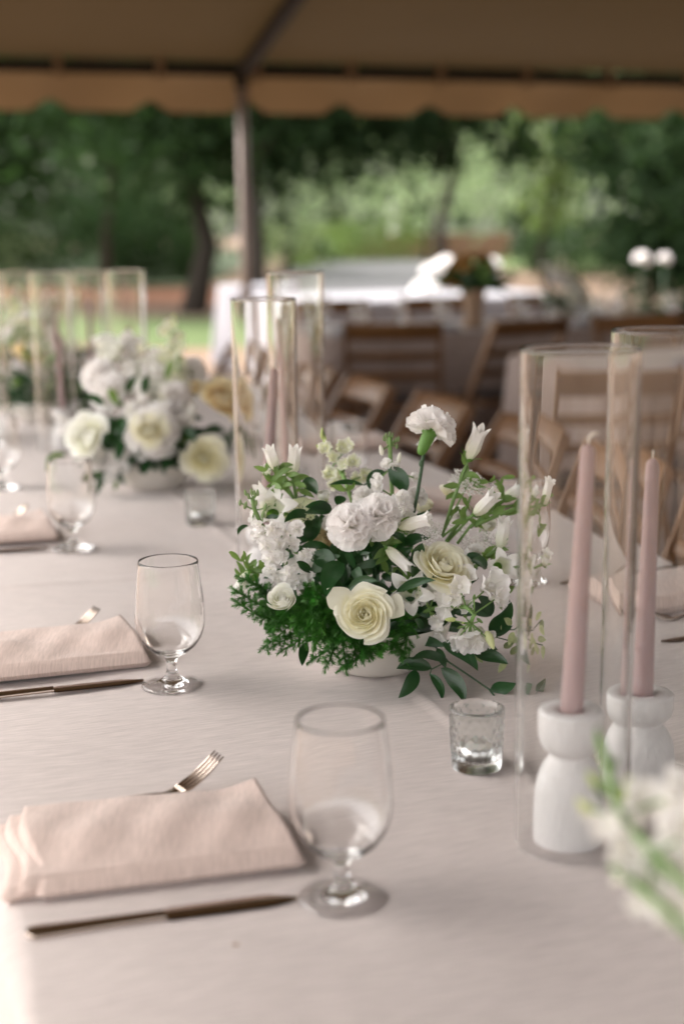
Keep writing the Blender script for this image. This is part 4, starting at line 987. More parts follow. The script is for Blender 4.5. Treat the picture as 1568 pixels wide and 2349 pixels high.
# dark ruscus leaves: base, tip, width px, arch (world), facing
K = [((345, 470, .03), (345, 520, .0), 30, (0, 0, 0)), ((370, 490, .01), (432, 555, -.02), 62, (.004, 0, .004)), ((640, 512, .02), (482, 512, .0), 24, (0, 0, .008)), ((545, 560, .0), (520, 600, -.02), 52, (0, 0, 0)),
     ((745, 440, .02), (812, 556, .0), 82, (.012, 0, .004)), ((735, 455, .04), (665, 530, .03), 60, (-.010, 0, .006)), ((420, 655, -.01), (288, 678, -.045), 44, (-.004, -.004, .016)), ((400, 640, .0), (398, 765, -.045), 96, (.004, -.004, 0)),
     ((450, 640, .01), (460, 765, -.01), 60, (.004, 0, 0)), ((492, 800, -.03), (345, 808, -.07), 36, (-.002, -.004, .017)), ((720, 805, -.03), (535, 800, -.08), 42, (-.002, -.004, .012)), ((425, 810, -.05), (505, 895, -.075), 86, (.004, -.004, .004)),
     ((552, 858, -.075), (475, 1005, -.120), 88, (-.012, -.006, .012)), ((540, 860, -.05), (548, 955, -.07), 60, (.006, 0, 0)), ((565, 985, -.085), (700, 935, -.10), 46, (0, 0, .013)), ((780, 985, -.09), (955, 932, -.105), 40, (0, 0, .010)),
     ((640, 820, -.03), (560, 900, -.06), 44, (-.004, 0, .006)), ((850, 648, .0), (938, 615, -.02), 20, (0, 0, -.006)), ((130, 690, -.03), (84, 732, -.06), 24, (-.004, 0, .005)), ((205, 660, -.02), (285, 668, -.03), 26, (0, 0, .006)),
     ((1190, 1165, -.05), (1280, 1020, -.09), 76, (.010, 0, .002)), ((1195, 1165, -.05), (1295, 1132, -.07), 44, (0, 0, -.004)), ((868, 1195, -.06), (1000, 1225, -.08), 46, (0, 0, .004)), ((985, 1205, -.075), (1142, 1332, -.11), 78, (.006, 0, .006)),
     ((1000, 1290, -.09), (850, 1282, -.12), 44, (-.002, 0, .014)), ((938, 1320, -.10), (782, 1322, -.13), 62, (-.002, 0, .010)), ((868, 1325, -.10), (790, 1452, -.125), 62, (.008, 0, .0)), ((930, 1345, -.10), (982, 1462, -.12), 40, (.008, 0, .002)),
     ((978, 1318, -.095), (1080, 1474, -.13), 66, (.012, 0, .004)), ((1120, 1250, -.07), (1276, 1302, -.10), 60, (.002, 0, .006)), ((385, 1205, -.06), (368, 1310, -.09), 44, (-.002, 0, .002)), ((960, 1230, -.07), (1000, 1320, -.09), 40, (.002, 0, 0)),
     ((1195, 1412, -.10), (1310, 1385, -.12), 60, (0, 0, -.004)), ((1240, 1485, -.11), (1156, 1478, -.13), 44, (0, 0, .005)), ((1292, 1530, -.12), (1252, 1628, -.13), 52, (.006, 0, 0)), ((1335, 1425, -.10), (1408, 1360, -.10), 52, (.0, 0, -.006)),
     ((1362, 1500, -.11), (1422, 1530, -.12), 38, (0, 0, .004)), ((1330, 1560, -.12), (1345, 1622, -.13), 48, (.004, 0, 0)), ((1400, 1555, -.11), (1432, 1545, -.11), 30, (0, 0, .003)), ((1350, 1470, -.10), (1330, 1440, -.10), 26, (0, 0, .0)),
     ((1110, 1215, -.05), (1230, 1240, -.08), 50, (0, 0, .004)), ((620, 780, -.02), (540, 770, -.03), 40, (0, 0, .005)), ((820, 870, -.02), (760, 960, -.05), 56, (.0, 0, .004)), ((870, 1180, -.05), (935, 1190, -.07), 40, (0, 0, .004))]
for k, (a, b, wv, ar) in enumerate(K):
    r_ = random.Random(k); leaf(arr, Q(*a), Q(*b), wv*PX*1.12, arch=ar, nh=(r_.uniform(-.3, .3), -1, r_.uniform(.1, .7)), fold=r_.uniform(.08, .35), twist=r_.uniform(-.5, .5), name='ruscus_leaf')
def branch(pts, r, m=M_stemd, nm='branch'):
    P = [Q(*p) for p in pts]; put(nm, MB().tube([q - P[0] for q in P], r, 6).mesh(nm, m), arr, P[0])
branch([(860, 1160, -.03), (960, 1230, -.06), (1010, 1290, -.09), (1100, 1350, -.10), (1190, 1412, -.11), (1240, 1475, -.12), (1292, 1530, -.12), (1330, 1560, -.125), (1400, 1555, -.12)], .0011)
branch([(860, 1120, -.03), (840, 1230, -.08), (838, 1290, -.10), (815, 1315, -.10)], .0008); branch([(1005, 1290, -.09), (935, 1325, -.10), (930, 1350, -.11)], .0008); branch([(1292, 1530, -.12), (1330, 1440, -.11), (1400, 1370, -.10)], .0007)
branch([(330, 570, .02), (380, 560, .01), (345, 470, .02)], .001); branch([(550, 700, .0), (480, 800, -.03), (425, 812, -.05)], .001); branch([(810, 470, .03), (740, 450, .03), (640, 512, .02)], .001)
r_ = random.Random(31)
for k, (x, y, d) in enumerate([(500, 620, -.02), (640, 700, -.02), (520, 930, -.06), (600, 880, -.06), (700, 860, -.05), (820, 780, -.04), (860, 850, -.06), (440, 720, -.03), (410, 900, -.06), (620, 820, -.04), (880, 1080, -.06), (900, 1150, -.07), (760, 860, -.05), (980, 940, -.05), (1180, 880, -.05), (300, 840, -.03), (1200, 1090, -.06), (840, 1160, -.07)]):
    for j in range(2):
        d_ = Vector((r_.uniform(-1, 1), r_.uniform(-.6, -.1), r_.uniform(-.3, 1))).normalized(); L_ = r_.uniform(.026, .042)
        leaf(arr, Q(x, y, d), Q(x, y, d) + d_*L_, L_*r_.uniform(.34, .5), r_.choice([M_leafd, M_leafd, M_stemd]), arch=Vector((r_.uniform(-1, 1), 0, 1))*.007, fold=r_.uniform(.1, .4), twist=r_.uniform(-.6, .6), nh=(r_.uniform(-.6, .6), -1, .4), name='ruscus_leaf')
# light green stems right
for pts in ([(985, 735, .0), (1030, 580, .0), (1090, 430, .0)], [(1000, 760, .0), (1080, 640, .01), (1110, 560, .03)], [(1010, 750, .0), (1060, 680, -.01), (1130, 640, -.02)], [(1000, 770, .0), (1120, 640, .0), (1230, 560, .02)], [(1050, 770, .0), (1110, 690, .0), (1240, 610, .02), (1380, 590, .02)],
            [(1100, 900, .0), (1190, 830, .0), (1235, 795, -.01)], [(700, 900, -.02), (705, 780, -.04), (700, 700, -.04)], [(620, 930, -.02), (622, 860, -.03), (612, 780, -.02)], [(685, 930, -.02), (680, 820, -.03), (668, 760, -.02)], [(330, 570, .02), (260, 480, .02)], [(345, 600, .02), (325, 480, .015)]):
    branch(pts, .0017, M_steml if pts[0][0] > 900 or pts[0][0] < 400 else M_stemd, 'stem')
# light leafy bits
r_ = random.Random(5)
for k, (x, y, d) in enumerate([(1060, 500, .0), (1075, 560, .02), (1130, 520, .03), (1190, 500, .03), (1245, 480, .03), (1100, 660, .0), (1160, 650, .0), (1200, 640, .0), (1260, 590, .02), (1250, 560, .02), (1220, 600, .01), (1380, 580, .02), (1340, 640, .03), (1060, 610, .0), (1170, 830, .0), (1200, 850, .0),
                                (1340, 740, .02), (1350, 690, .02), (210, 450, .01), (250, 480, .0), (300, 470, .0), (330, 500, .0), (230, 510, .0), (280, 520, .0), (150, 900, -.02), (100, 850, -.03), (200, 890, -.03), (130, 870, -.03), (170, 850, -.02), (110, 920, -.03), (700, 690, -.05), (720, 720, -.05), (690, 760, -.05), (730, 780, -.06), (760, 820, -.05), (780, 700, -.05), (680, 720, -.04), (750, 760, -.05), (720, 860, -.04), (790, 880, -.04), (740, 900, -.04), (1240, 1000, -.03), (880, 870, -.02), (560, 540, .02), (355, 540, .0), (920, 860, -.02)]):
    for j in range(2):
        d_ = Vector((r_.uniform(-1, 1), r_.uniform(-.8, .3), r_.uniform(-.5, 1))).normalized(); L_ = r_.uniform(.014, .026)
        leaf(arr, Q(x, y, d), Q(x, y, d) + d_*L_, L_*r_.uniform(.28, .42), M_leafl, arch=Vector((r_.uniform(-1, 1), 0, r_.uniform(0, 1)))*.006, wave=.07, nh=(r_.uniform(-.6, .6), -1, .4), name='leaf')
# variegated sprig at the right
for k, (x, y) in enumerate([(1250, 1160), (1275, 1190), (1300, 1160), (1255, 1230), (1285, 1260), (1265, 1290), (1120, 1250), (1105, 1280), (1290, 1130), (1315, 1210), (1360, 1130), (1380, 1160), (1345, 1190), (1385, 1215), (1355, 1250), (1330, 1105), (1095, 1230), (1375, 1100)]):
    q = Q(x, y, -.06 - .01*sin(k)); d_ = Vector((sin(k*2.2)*.6 + .2, -.3, cos(k*1.7)*.8)).normalized()
    leaf(arr, q, q + d_*.017, .0085, M_vari, wave=.05, nh=(0, -1, .3), name='variegated_leaf', arch=(0, 0, .002))
branch([(1130, 1150, -.04), (1210, 1180, -.06), (1290, 1200, -.06), (1385, 1215, -.065)], .0008, M_stemd); branch([(1230, 1150, -.05), (1300, 1150, -.06), (1375, 1105, -.06)], .0008, M_stemd)
# interior greenery that closes the heart of the arrangement
mb = MB(); r_ = random.Random(9)
for k in range(230):
    a = r_.uniform(0, 2*pi); rr_ = .095*sqrt(r_.random()); z = r_.uniform(.05, .155 - .35*rr_)
    p = Vector((rr_*cos(a)*1.15, rr_*sin(a)*.70 + .015, z)); d_ = Vector((cos(a) + r_.uniform(-.6, .6), sin(a)*.4 + r_.uniform(-.3, .5), r_.uniform(-.3, 1))).normalized(); L_ = r_.uniform(.022, .038)
    blade(mb, p, p + d_*L_, L_*.42, arch=Vector((0, 0, r_.uniform(0, .01))), nh=(r_.uniform(-1, 1), -1, r_.uniform(-.2, 1)), n=5)
o = put('filler_leaves', mb.mesh('filler_leaves', M_leafd), arr); o['kind'] = 'stuff'
# fern fronds
FR = [[(330, 1120, -.03), (240, 1070, -.06), (160, 1030, -.08), (90, 985, -.085)], [(330, 1130, -.03), (260, 1040, -.05), (190, 960, -.06), (120, 930, -.06)], [(330, 1120, -.03), (240, 1110, -.07), (160, 1080, -.09), (100, 1040, -.09)],
      [(380, 1080, -.05), (330, 1120, -.08), (280, 1160, -.09), (215, 1215, -.10)], [(390, 1090, -.05), (340, 1150, -.085), (310, 1190, -.095), (270, 1205, -.10)], [(400, 950, -.05), (385, 1010, -.09), (380, 1080, -.10), (385, 1190, -.105)], [(430, 960, -.05), (410, 1030, -.10), (415, 1100, -.11), (420, 1190, -.105)],
      [(450, 1040, -.06), (470, 1090, -.10), (450, 1140, -.11), (430, 1200, -.11)], [(500, 1080, -.06), (540, 1150, -.11), (550, 1230, -.125), (558, 1298, -.13)], [(520, 1100, -.06), (520, 1190, -.11), (500, 1260, -.125), (485, 1290, -.13)], [(560, 1130, -.06), (600, 1200, -.115), (600, 1260, -.125), (590, 1270, -.13)],
      [(560, 1140, -.06), (640, 1200, -.11), (650, 1240, -.12), (640, 1245, -.125)], [(600, 1150, -.06), (700, 1210, -.10), (720, 1240, -.115), (710, 1245, -.12)], [(680, 1170, -.05), (760, 1200, -.09), (790, 1230, -.11), (815, 1275, -.115)], [(740, 1130, -.05), (800, 1130, -.08), (830, 1170, -.09), (820, 1240, -.10)],
      [(760, 1080, -.05), (810, 1090, -.07), (835, 1110, -.07), (850, 1140, -.075)], [(380, 1000, -.05), (340, 1030, -.08), (300, 1080, -.09), (250, 1130, -.09)], [(430, 1110, -.06), (390, 1150, -.09), (350, 1200, -.10), (300, 1230, -.10)], [(470, 1150, -.06), (500, 1200, -.11), (470, 1250, -.12), (430, 1270, -.12)],
      [(620, 1190, -.06), (660, 1250, -.11), (620, 1270, -.12), (560, 1310, -.125)], [(300, 1080, -.04), (200, 1000, -.05), (150, 940, -.05)], [(840, 1020, -.04), (880, 1000, -.05), (860, 960, -.05)], [(500, 1040, -.05), (450, 1020, -.08), (430, 980, -.085)], [(200, 1150, -.06), (230, 1120, -.07), (260, 1080, -.07)],
      [(770, 700, .0), (800, 740, .0), (790, 800, .0)], [(400, 1040, -.06), (360, 1060, -.09), (350, 1120, -.10)], [(520, 1060, -.06), (480, 1090, -.09), (460, 1150, -.10)]]
for k, f_ in enumerate(FR): fern(arr, [Q(*q) for q in f_], seed=k)
build_kids()

# ================================================================== OTHER ARRANGEMENTS
def arrangement2(org, label, seed, spec):
    a = thing('flower_arrangement', label, 'centrepiece', org, 0, 'flower centrepieces in low white bowls'); bowl(a)
    r_ = random.Random(seed)
    def q(x, y, dy): return PD(x, y, org.y + dy) - org
    px = org.y/3262
    for kind, x, y, dy, R, ax, extra in spec:
        p = q(x, y, dy)
        if kind == 'rose': rose(a, p, ax, R*px*1.15, extra[0], extra[1], roll=r_.uniform(0, 6))
        elif kind == 'carn': carnation(a, p, ax, R*px*1.15, seed=r_.randint(0, 99), roll=r_.uniform(0, 6))
        elif kind == 'snap':
            fl = [(q(x + r_.uniform(-1, 1)*R*.55, y - R*1.5 + 3*R*k/7, dy + r_.uniform(-.02, .02)), (r_.uniform(-.7, .7), -.8, .3), R*.55*px) for k in range(8)]
            spike(a, 'snapdragon', [q(x, y + R*2, dy + .02), q(x, y, dy), q(x, y - R*2, dy)], fl, [(q(x + 4, y - R*1.6 - 8*k, dy - .01), (.2*k - .2, 0, 1), R*.2*px, M_budy) for k in range(3)], kind='snap')
        elif kind == 'stock':
            fl = [(q(x + r_.uniform(-1, 1)*R*.6, y + r_.uniform(-1.2, 1.2)*R, dy + r_.uniform(-.02, .0)), (r_.uniform(-.7, .7), -.8, .3), R*.52*px) for k in range(12)]
            spike(a, 'stock_flower', [q(x, y + R*1.6, dy + .02), q(x, y, dy), q(x, y - R*1.2, dy)], fl, [])
        elif kind == 'bell': bell(a, p, q(x + extra[0], y + extra[1], dy - .01), R*px, .1, seed=r_.randint(0, 9), stem=C0)
        elif kind == 'lace': lace(a, p, ax, R*px, r_.randint(0, 99), M_snap, stem=C0, n=60)
        elif kind == 'leaf': leaf(a, p, q(x + extra[0], y + extra[1], dy - .02), R*px, extra[2], arch=(0, 0, .01), name='leaf', nh=(r_.uniform(-.4, .4), -1, .5))
    mb = MB()
    for k in range(260):
        an = r_.uniform(0, 2*pi); rr_ = .125*sqrt(r_.random()); z = r_.uniform(.045, .17 - .5*rr_)
        p = Vector((rr_*cos(an), rr_*sin(an)*.9, z)); d_ = Vector((cos(an) + r_.uniform(-.6, .6), sin(an) + r_.uniform(-.6, .6), r_.uniform(-.5, 1))).normalized(); L_ = r_.uniform(.03, .05)
        blade(mb, p, p + d_*L_, L_*.4, arch=Vector((0, 0, r_.uniform(0, .01))), nh=(r_.uniform(-1, 1), -1, r_.uniform(-.2, 1)), n=4)
    o = put('filler_leaves', mb.mesh('filler_leaves', M_leafd), a); o['kind'] = 'stuff'
    for k in range(16):
        an = r_.uniform(0, 2*pi); p = Vector((cos(an)*.09, sin(an)*.08, r_.uniform(.05, .14))); d_ = Vector((cos(an), sin(an), r_.uniform(-.5, .4)))
        leaf(a, p, p + d_*r_.uniform(.03, .055), .02, r_.choice([M_leafl, M_leafd]), arch=(0, 0, .012), name='leaf')
    return a
F = (0, -.9, .4)
S2 = [ ('carn', 225, 862, .0, 40, (-.5, -.7, .5), 0), ('stock', 345, 850, .03, 34, F, 0), ('snap', 395, 800, .04, 36, F, 0), ('stock', 350, 880, -.02, 30, F, 0), ('rose', 262, 822, .05, 34, (-.2, -.5, .8), ('mid', M_rosew)),
      ('stock', 420, 930, -.03, 30, F, 0), ('stock', 150, 985, -.05, 22, F, 0), ('stock', 270, 1060, -.1, 34, F, 0), ('lace', 345, 880, -.05, 40, (0, -.7, .7), 0), ('bell', 370, 965, -.09, 26, F, (6, -46)), ('carn', 405, 905, -.05, 32, (.2, -.8, .5), 0), ('stock', 300, 800, .06, 28, F, 0), ('carn', 440, 850, .04, 34, (.3, -.5, .8), 0),
      ('leaf', 270, 930, -.08, 22, F, (-20, -40, M_leafl)), ('leaf', 290, 900, -.09, 20, F, (26, -36, M_leafd)), ('leaf', 240, 930, -.08, 22, F, (-44, -20, M_leafd)), ('leaf', 330, 905, -.09, 22, F, (10, -44, M_leafd)), ('leaf', 380, 870, -.08, 18, F, (22, -40, M_leafl)), ('leaf', 280, 1010, -.12, 26, F, (-10, 50, M_leafd)), ('leaf', 285, 960, -.12, 26, F, (-6, 44, M_leafd)), ('leaf', 420, 985, -.1, 24, F, (30, 30, M_leafd)),
      ('rose', 210, 1003, -.10, 46, (-.45, -.8, .35), ('open', M_rosew)), ('carn', 347, 990, -.11, 58, (0, -.85, .5), 0), ('rose', 345, 990, -.13, 36, (0, -.85, .5), ('open', M_rose)), ('rose', 470, 1052, -.10, 43, (.15, -.95, .25), ('open', M_rose)), ('rose', 510, 925, -.03, 48, (.5, -.6, .6), ('open', M_rosey)),
      ('carn', 255, 895, -.03, 46, (-.3, -.6, .7), 0), ('snap', 410, 850, .0, 34, F, 0), ('snap', 385, 890, -.03, 28, F, 0), ('lace', 320, 830, .02, 44, (0, -.4, .9), 0), ('lace', 350, 810, .05, 36, (.2, -.4, .9), 0), ('stock', 265, 1075, -.09, 30, F, 0), ('stock', 300, 870, .0, 26, F, 0),
      ('carn', 390, 935, -.05, 36, (.2, -.7, .6), 0), ('bell', 300, 960, -.08, 22, F, (-4, -40)), ('bell', 372, 920, -.06, 22, F, (8, -40)), ('rose', 240, 800, .08, 30, (0, -.2, 1), ('mid', M_rosew)), ('rose', 445, 900, -.02, 26, (.3, -.7, .6), ('bud', M_rosey)), ('stock', 330, 920, -.06, 26, F, 0),
      ('leaf', 235, 1100, -.1, 16, F, (-12, 38, M_leafd)), ('leaf', 265, 1090, -.1, 14, F, (24, 24, M_leafd)), ('leaf', 150, 1045, -.06, 14, F, (-44, 10, M_leafl)), ('leaf', 118, 1045, -.06, 12, F, (-10, 40, M_leafl)), ('leaf', 530, 980, -.02, 18, F, (26, 70, M_leafd)), ('leaf', 520, 990, -.02, 16, F, (10, 60, M_leafd)), ('leaf', 560, 990, -.02, 14, F, (14, 70, M_leafd)),
      ('leaf', 400, 1060, -.1, 26, F, (-30, 20, M_leafd)), ('leaf', 420, 1040, -.1, 26, F, (20, 50, M_leafd)), ('leaf', 340, 1060, -.1, 26, F, (-10, 30, M_leafd)), ('leaf', 395, 830, -.01, 12, F, (3, -40, M_leafl)), ('stock', 225, 1055, -.1, 22, F, 0), ('bell', 430, 960, -.06, 22, F, (16, -36)), ('rose', 425, 975, -.07, 24, F, ('mid', M_white))]
O2 = G(355, 1118)
a2 = arrangement2(O2, 'second centrepiece of large cream and yellow roses, out of focus behind the first', 21, S2)
build_kids()
a3 = dup(a2, G(98, 968), 2.2, 'third centrepiece further down the table, half cut by the left edge')
a4 = dup(a2, W(5.1, .55, TZ), 4.0, 'farthest centrepiece near the end of the table')
# the near one, cut by the right frame edge, with a snapdragon leaning into view
O0 = W(.30, .62, TZ)
a0 = thing('flower_arrangement', 'nearest centrepiece, only its blurred white snapdragon leaning in from the right edge', 'centrepiece', O0, 0, 'flower centrepieces in low white bowls'); bowl(a0)
def q0(x, y, d): return PD(x, y, d) - O0
fl = [(q0(x, y, d), (sin(k*2)*.5, -.5, .6), s_*1.2*.74/3262) for k, (x, y, d, s_) in enumerate([(1470, 1860, .76, 62), (1540, 1830, .75, 60), (1400, 1905, .75, 44), (1440, 1960, .74, 60), (1520, 1930, .74, 70), (1560, 2000, .72, 74), (1500, 2030, .72, 60), (1430, 2010, .73, 44), (1540, 2100, .70, 60), (1600, 1900, .72, 70), (1610, 2080, .70, 80), (1350, 1870, .77, 30), (1480, 2080, .71, 40)])]
bd = [(q0(1360, 1790, .78), (-.5, 0, .8), .0065, M_budy), (q0(1435, 1810, .77), (.2, 0, 1), .0082, M_budy), (q0(1408, 1750, .78), (.1, 0, 1), .0048, M_leafl), (q0(1380, 1715, .79), (-.1, 0, 1), .0042, M_leafl), (q0(1370, 1680, .79), (0, 0, 1), .0036, M_leafl), (q0(1378, 1815, .77), (-.5, 0, .5), .0050, M_leafl), (q0(1340, 1850, .77), (-.6, 0, .5), .0070, M_snap)]
spike(a0, 'snapdragon', [q0(1700, 2280, .60), q0(1620, 2080, .67), q0(1500, 1960, .72), q0(1420, 1870, .755), q0(1400, 1790, .77), q0(1372, 1690, .79)], fl, bd, kind='snapw', label='snapdragon leaning into view')
spike(a0, 'snapdragon', [q0(1640, 2200, .62), q0(1520, 2080, .69), q0(1440, 2015, .72), q0(1405, 1990, .73)], [], [(q0(1410, 1992, .73), (-1, 0, .1), .004, M_leafl)], kind='snap')
r_ = random.Random(3); mb = MB()
for k in range(170):
    an = r_.uniform(0, 2*pi); rr_ = .11*sqrt(r_.random()); z = r_.uniform(.045, .15 - .4*rr_); p = Vector((rr_*cos(an), rr_*sin(an), z)); d_ = Vector((cos(an), sin(an), r_.uniform(-.3, 1))).normalized()
    blade(mb, p, p + d_*.04, .016, nh=(r_.uniform(-1, 1), -1, .3), n=4)
o = put('filler_leaves', mb.mesh('filler_leaves', M_leafd), a0); o['kind'] = 'stuff'
for k in range(3): rose(a0, Vector((.03 + .06*cos(k*2), .06*sin(k*2) - .03, .13)), (cos(k*2)*.5, sin(k*2)*.5, .7), .034, 'mid', M_rosew)
build_kids()
dup(a3, W(7.55, 3.9, .76), 1, 'pale flowers on the vase table right of the vase')
# vase with orange flowers
vp = G(1085, 752); vs = thing('flower_vase', 'tan vase of rust orange flowers on the guest table', 'vase', vp)
put('vase', MB().lathe([(.0001, 0), (.055, 0), (.062, .01), (.052, .05), (.050, .10), (.062, .17), (.070, .20), (.064, .20), (.05, .15), (.0001, .14)], 32).mesh('vase', M_vase), vs)
r_ = random.Random(8)
for k in range(11):
    a = r_.uniform(0, 6.28); e = r_.uniform(.1, 1.2); d_ = Vector((sin(e)*cos(a)*1.15, sin(e)*sin(a)*.9, cos(e))); carnation(vs, Vector((0, 0, .23)) + d_*.13, d_, .05, M_gold, seed=k, full=.5)
for k in range(40):
    a = r_.uniform(0, 6.28); e = r_.uniform(.3, 1.9); d_ = Vector((sin(e)*cos(a)*1.2, sin(e)*sin(a), cos(e)*.8)); p = Vector((0, 0, .22)) + d_*.05
    leaf(vs, p, p + d_*r_.uniform(.1, .17), .035, r_.choice([M_gold, M_leafd, M_leafd, M_leafl]), arch=(0, 0, .02))
put('foliage', MB().ball((0, 0, .25), .08, 12, 8).mesh('foliage', M_leafd), vs)
# white flowers standing beyond
def ballflower(x, y, dep, R, lab, stand=None):
    p = PD(x, y, dep); s_ = thing('flower_stand', lab, 'flower stand', Vector((p.x, p.y, 0)))
    put('post', MB().tube([(0, 0, .02), (0, 0, p.z - R*.5)], .007, 10).mesh('post', M_stemd), s_); put('base', MB().lathe([(.0001, 0), (.16, 0), (.16, .015), (.0001, .02)], 24).mesh('base', M_pole), s_)
    carnation(s_, Vector((0, 0, p.z)), (0, -.3, 1), R, M_white, seed=int(x)); carnation(s_, Vector((R*.5, -R*.3, p.z - R*.35)), (.4, -1, .1), R*.6, M_white, seed=int(x) + 1)
    for k in range(6): leaf(s_, Vector((0, 0, p.z - R)), Vector((R*1.3*sin(k*1.1), R*cos(k*1.1), p.z - R*1.2)), R*.5, M_leafd)
    return s_
ballflower(1125, 608, 12.2, .088, 'white flower ball above the orange vase flowers'); ballflower(1022, 612, 12.2, .12, 'wide white flower head left of the orange vase flowers'); ballflower(986, 622, 12.0, .085, 'smaller white flower head at the left of the pair'); ballflower(1470, 592, 12, .07, 'white flower ball before the dark tree on the right'); ballflower(1522, 592, 12.4, .055, 'dimmer white flower ball at the far right')
ballflower(975, 668, 11.7, .13, 'low white flower cluster behind the far table edge')
# glasses / plates on guest tables
for k in range(10):
    o = gb.copy(); COL.objects.link(o); o.location = W(6.85 + .6*(k % 2), 2.4 + .45*(k//2), .764); o['group'] = 'water goblets on the vase table'; o['label'] = 'small blurred goblet on the vase table, %s row, %s' % ('far' if k % 2 else 'near', ['at its left end', 'left of the vase', 'behind the vase', 'right of the vase', 'at its right end'][k//2])
def folded(u, v, lab, g, top=.764):
    mb = MB(); mb.grid(lambda a, b: Vector(((a - .5)*.24, (b - .5)*.12, .002 + .028*(1 - (2*b - 1)**4)*(1 - (2*a - 1)**8))), 8, 8)
    o = put('napkin', mb.mesh('napkin', M_cloth2)); o.location = W(u, v, top); o.rotation_euler = (0, 0, ANG); tag(o, lab, 'napkin', g)
for k in range(5):
    folded(6.80, 2.35 + .45*k, 'pale napkin on the vase table near edge, %s' % ['leftmost', 'second from the left', 'middle', 'second from the right', 'rightmost'][k], 'napkins on the vase table')
    folded(4.65, 3.0 + .42*k, 'pale napkin on the right hand guest table, %s' % ['leftmost', 'second from the left', 'middle', 'second from the right', 'rightmost'][k], 'napkins on the right hand guest table')

# ================================================================== TREES
def leafmat(name, col, tc, transl=.35): return mat(name, col, rough=.8, var=.65, scale=.8, transl=transl, tcol=tc, spec=.12)
ML = [leafmat('foliage_dark', (.028, .052, .022), (.06, .13, .03), .28), leafmat('foliage_mid', (.035, .066, .030), (.08, .17, .06)), leafmat('foliage_pale', (.22, .28, .17), (.46, .58, .32), .5), leafmat('foliage_bright', (.10, .15, .045), (.26, .38, .10), .4)]  # pale foliage carries the sunlit, hazy look of far trees in its colour
TREES = {}
def tree_meshes(seed, R, H, clear, nleaf, ls, mi, lean=0.0, tw=1.0):
    r_ = np.random.default_rng(seed); rr_ = random.Random(seed)
    # limbs
    mb = MB(); base = []; top = Vector((lean*H, 0, H*.8)); tr = .028*H*tw
    mid_ = [Vector((0, 0, 0)).lerp(top, k/6) + Vector((.03*H*sin(k*1.3 + seed), .02*H*sin(k*2.1), 0)) for k in range(7)]
    mid_[0] = Vector((0, 0, -.05)); mb.tube(mid_, [tr*(1.25 if k == 0 else 1 - .13*k) for k in range(7)], 9)
    ends = []
    for k in range(9):
        st = mid_[2 + k % 4]; a = k*2.4 + seed; rad = R*rr_.uniform(.55, .95)
        e = Vector((st.x + cos(a)*rad, st.y + sin(a)*rad, max(clear + .2, st.z + H*rr_.uniform(.02, .28)))); ends.append(e)
        mb.tube(bez(st, e, (0, 0, H*.05), 5), [tr*.45, tr*.4, tr*.3, tr*.22, tr*.14, tr*.06], 6)
    trunk = mb.mesh('trunk', M_bark)
    # crown: leaf clumps on ends and through the volume
    nc = 90; C = []
    while len(C) < nc:
        p = r_.uniform(-1, 1, 3); 
        if np.linalg.norm(p) > 1: continue
        if np.linalg.norm(p) < .45: continue
        C.append([p[0]*R + lean*H*.7, p[1]*R, clear + (H - clear)*(.5 + .5*p[2])])
    C += [[e.x, e.y, e.z] for e in ends]; C = np.array(C); n = nleaf
    ci = r_.integers(0, len(C), n); cs = r_.uniform(.10, .24, len(C))*R
    P = C[ci] + r_.normal(0, 1, (n, 3))*cs[ci][:, None]*np.array([1, 1, .7])
    P[:, 2] = np.maximum(P[:, 2], .15)
    a = r_.normal(0, 1, (n, 3)); a /= np.linalg.norm(a, axis=1)[:, None]; b = np.cross(a, r_.normal(0, 1, (n, 3))); b /= np.linalg.norm(b, axis=1)[:, None]
    s = ls*r_.uniform(.6, 1.3, (n, 1)); a = a*s; b = b*s*.45
    V = np.concatenate([P - a, P + b, P + a, P - b], 1).reshape(-1, 3)
    me = bpy.data.meshes.new('crown'); me.vertices.add(4*n); me.vertices.foreach_set('co', V.ravel()); me.loops.add(4*n); me.loops.foreach_set('vertex_index', np.arange(4*n)); me.polygons.add(n)
    me.polygons.foreach_set('loop_start', np.arange(n)*4); me.polygons.foreach_set('loop_total', np.full(n, 4)); me.update(calc_edges=True); me.materials.append(ML[mi]); return trunk, me
def tree(x, y, seed, R, H, clear, nleaf, ls, mi, lab, grp=None, lean=0, tw=1.0):
    t_ = thing('tree', lab, 'tree', (x, y, 0), 0, grp); tr, cr = tree_meshes(seed, R, H, clear, nleaf, ls, mi, lean, tw); put('trunk', tr, t_); put('crown', cr, t_); return t_
tree(-2.3, 22.5, 1, 2.9, 8, 1.7, 16000, .11, 0, 'dark leaning tree standing left of the tent pole', lean=.05, tw=.8)
tree(-1.25, 21, 2, 2.7, 7.5, 2.1, 16000, .11, 0, 'dark straight tree directly behind the tent pole', lean=.08, tw=.62)
tree(1.55, 23, 3, 2.0, 6, 2.2, 12000, .11, 0, 'dark tree whose low canopy hangs right of the tent pole', tw=.22)
tree(-7.4, 26, 4, 3.0, 7.5, .5, 14000, .12, 0, 'dense dark bushy tree at the far left edge', tw=.5)
tree(-5.0, 31, 5, 2.4, 8.5, .6, 8000, .09, 1, 'mid green tree between the two left hand dark trees', tw=.5)
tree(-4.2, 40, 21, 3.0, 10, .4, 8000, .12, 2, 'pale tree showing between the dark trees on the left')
tree(-10.5, 34, 6, 4, 10, .6, 10000, .10, 1, 'tall mid green tree behind the far left edge')
tree(-1.4, 37, 7, 2.0, 8, .4, 6000, .10, 2, 'pale tree glimpsed beside the tent pole', tw=.4)
tree(4.85, 19.5, 8, 1.75, 5.5, .35, 15000, .105, 0, 'dark dense tree filling the right edge')
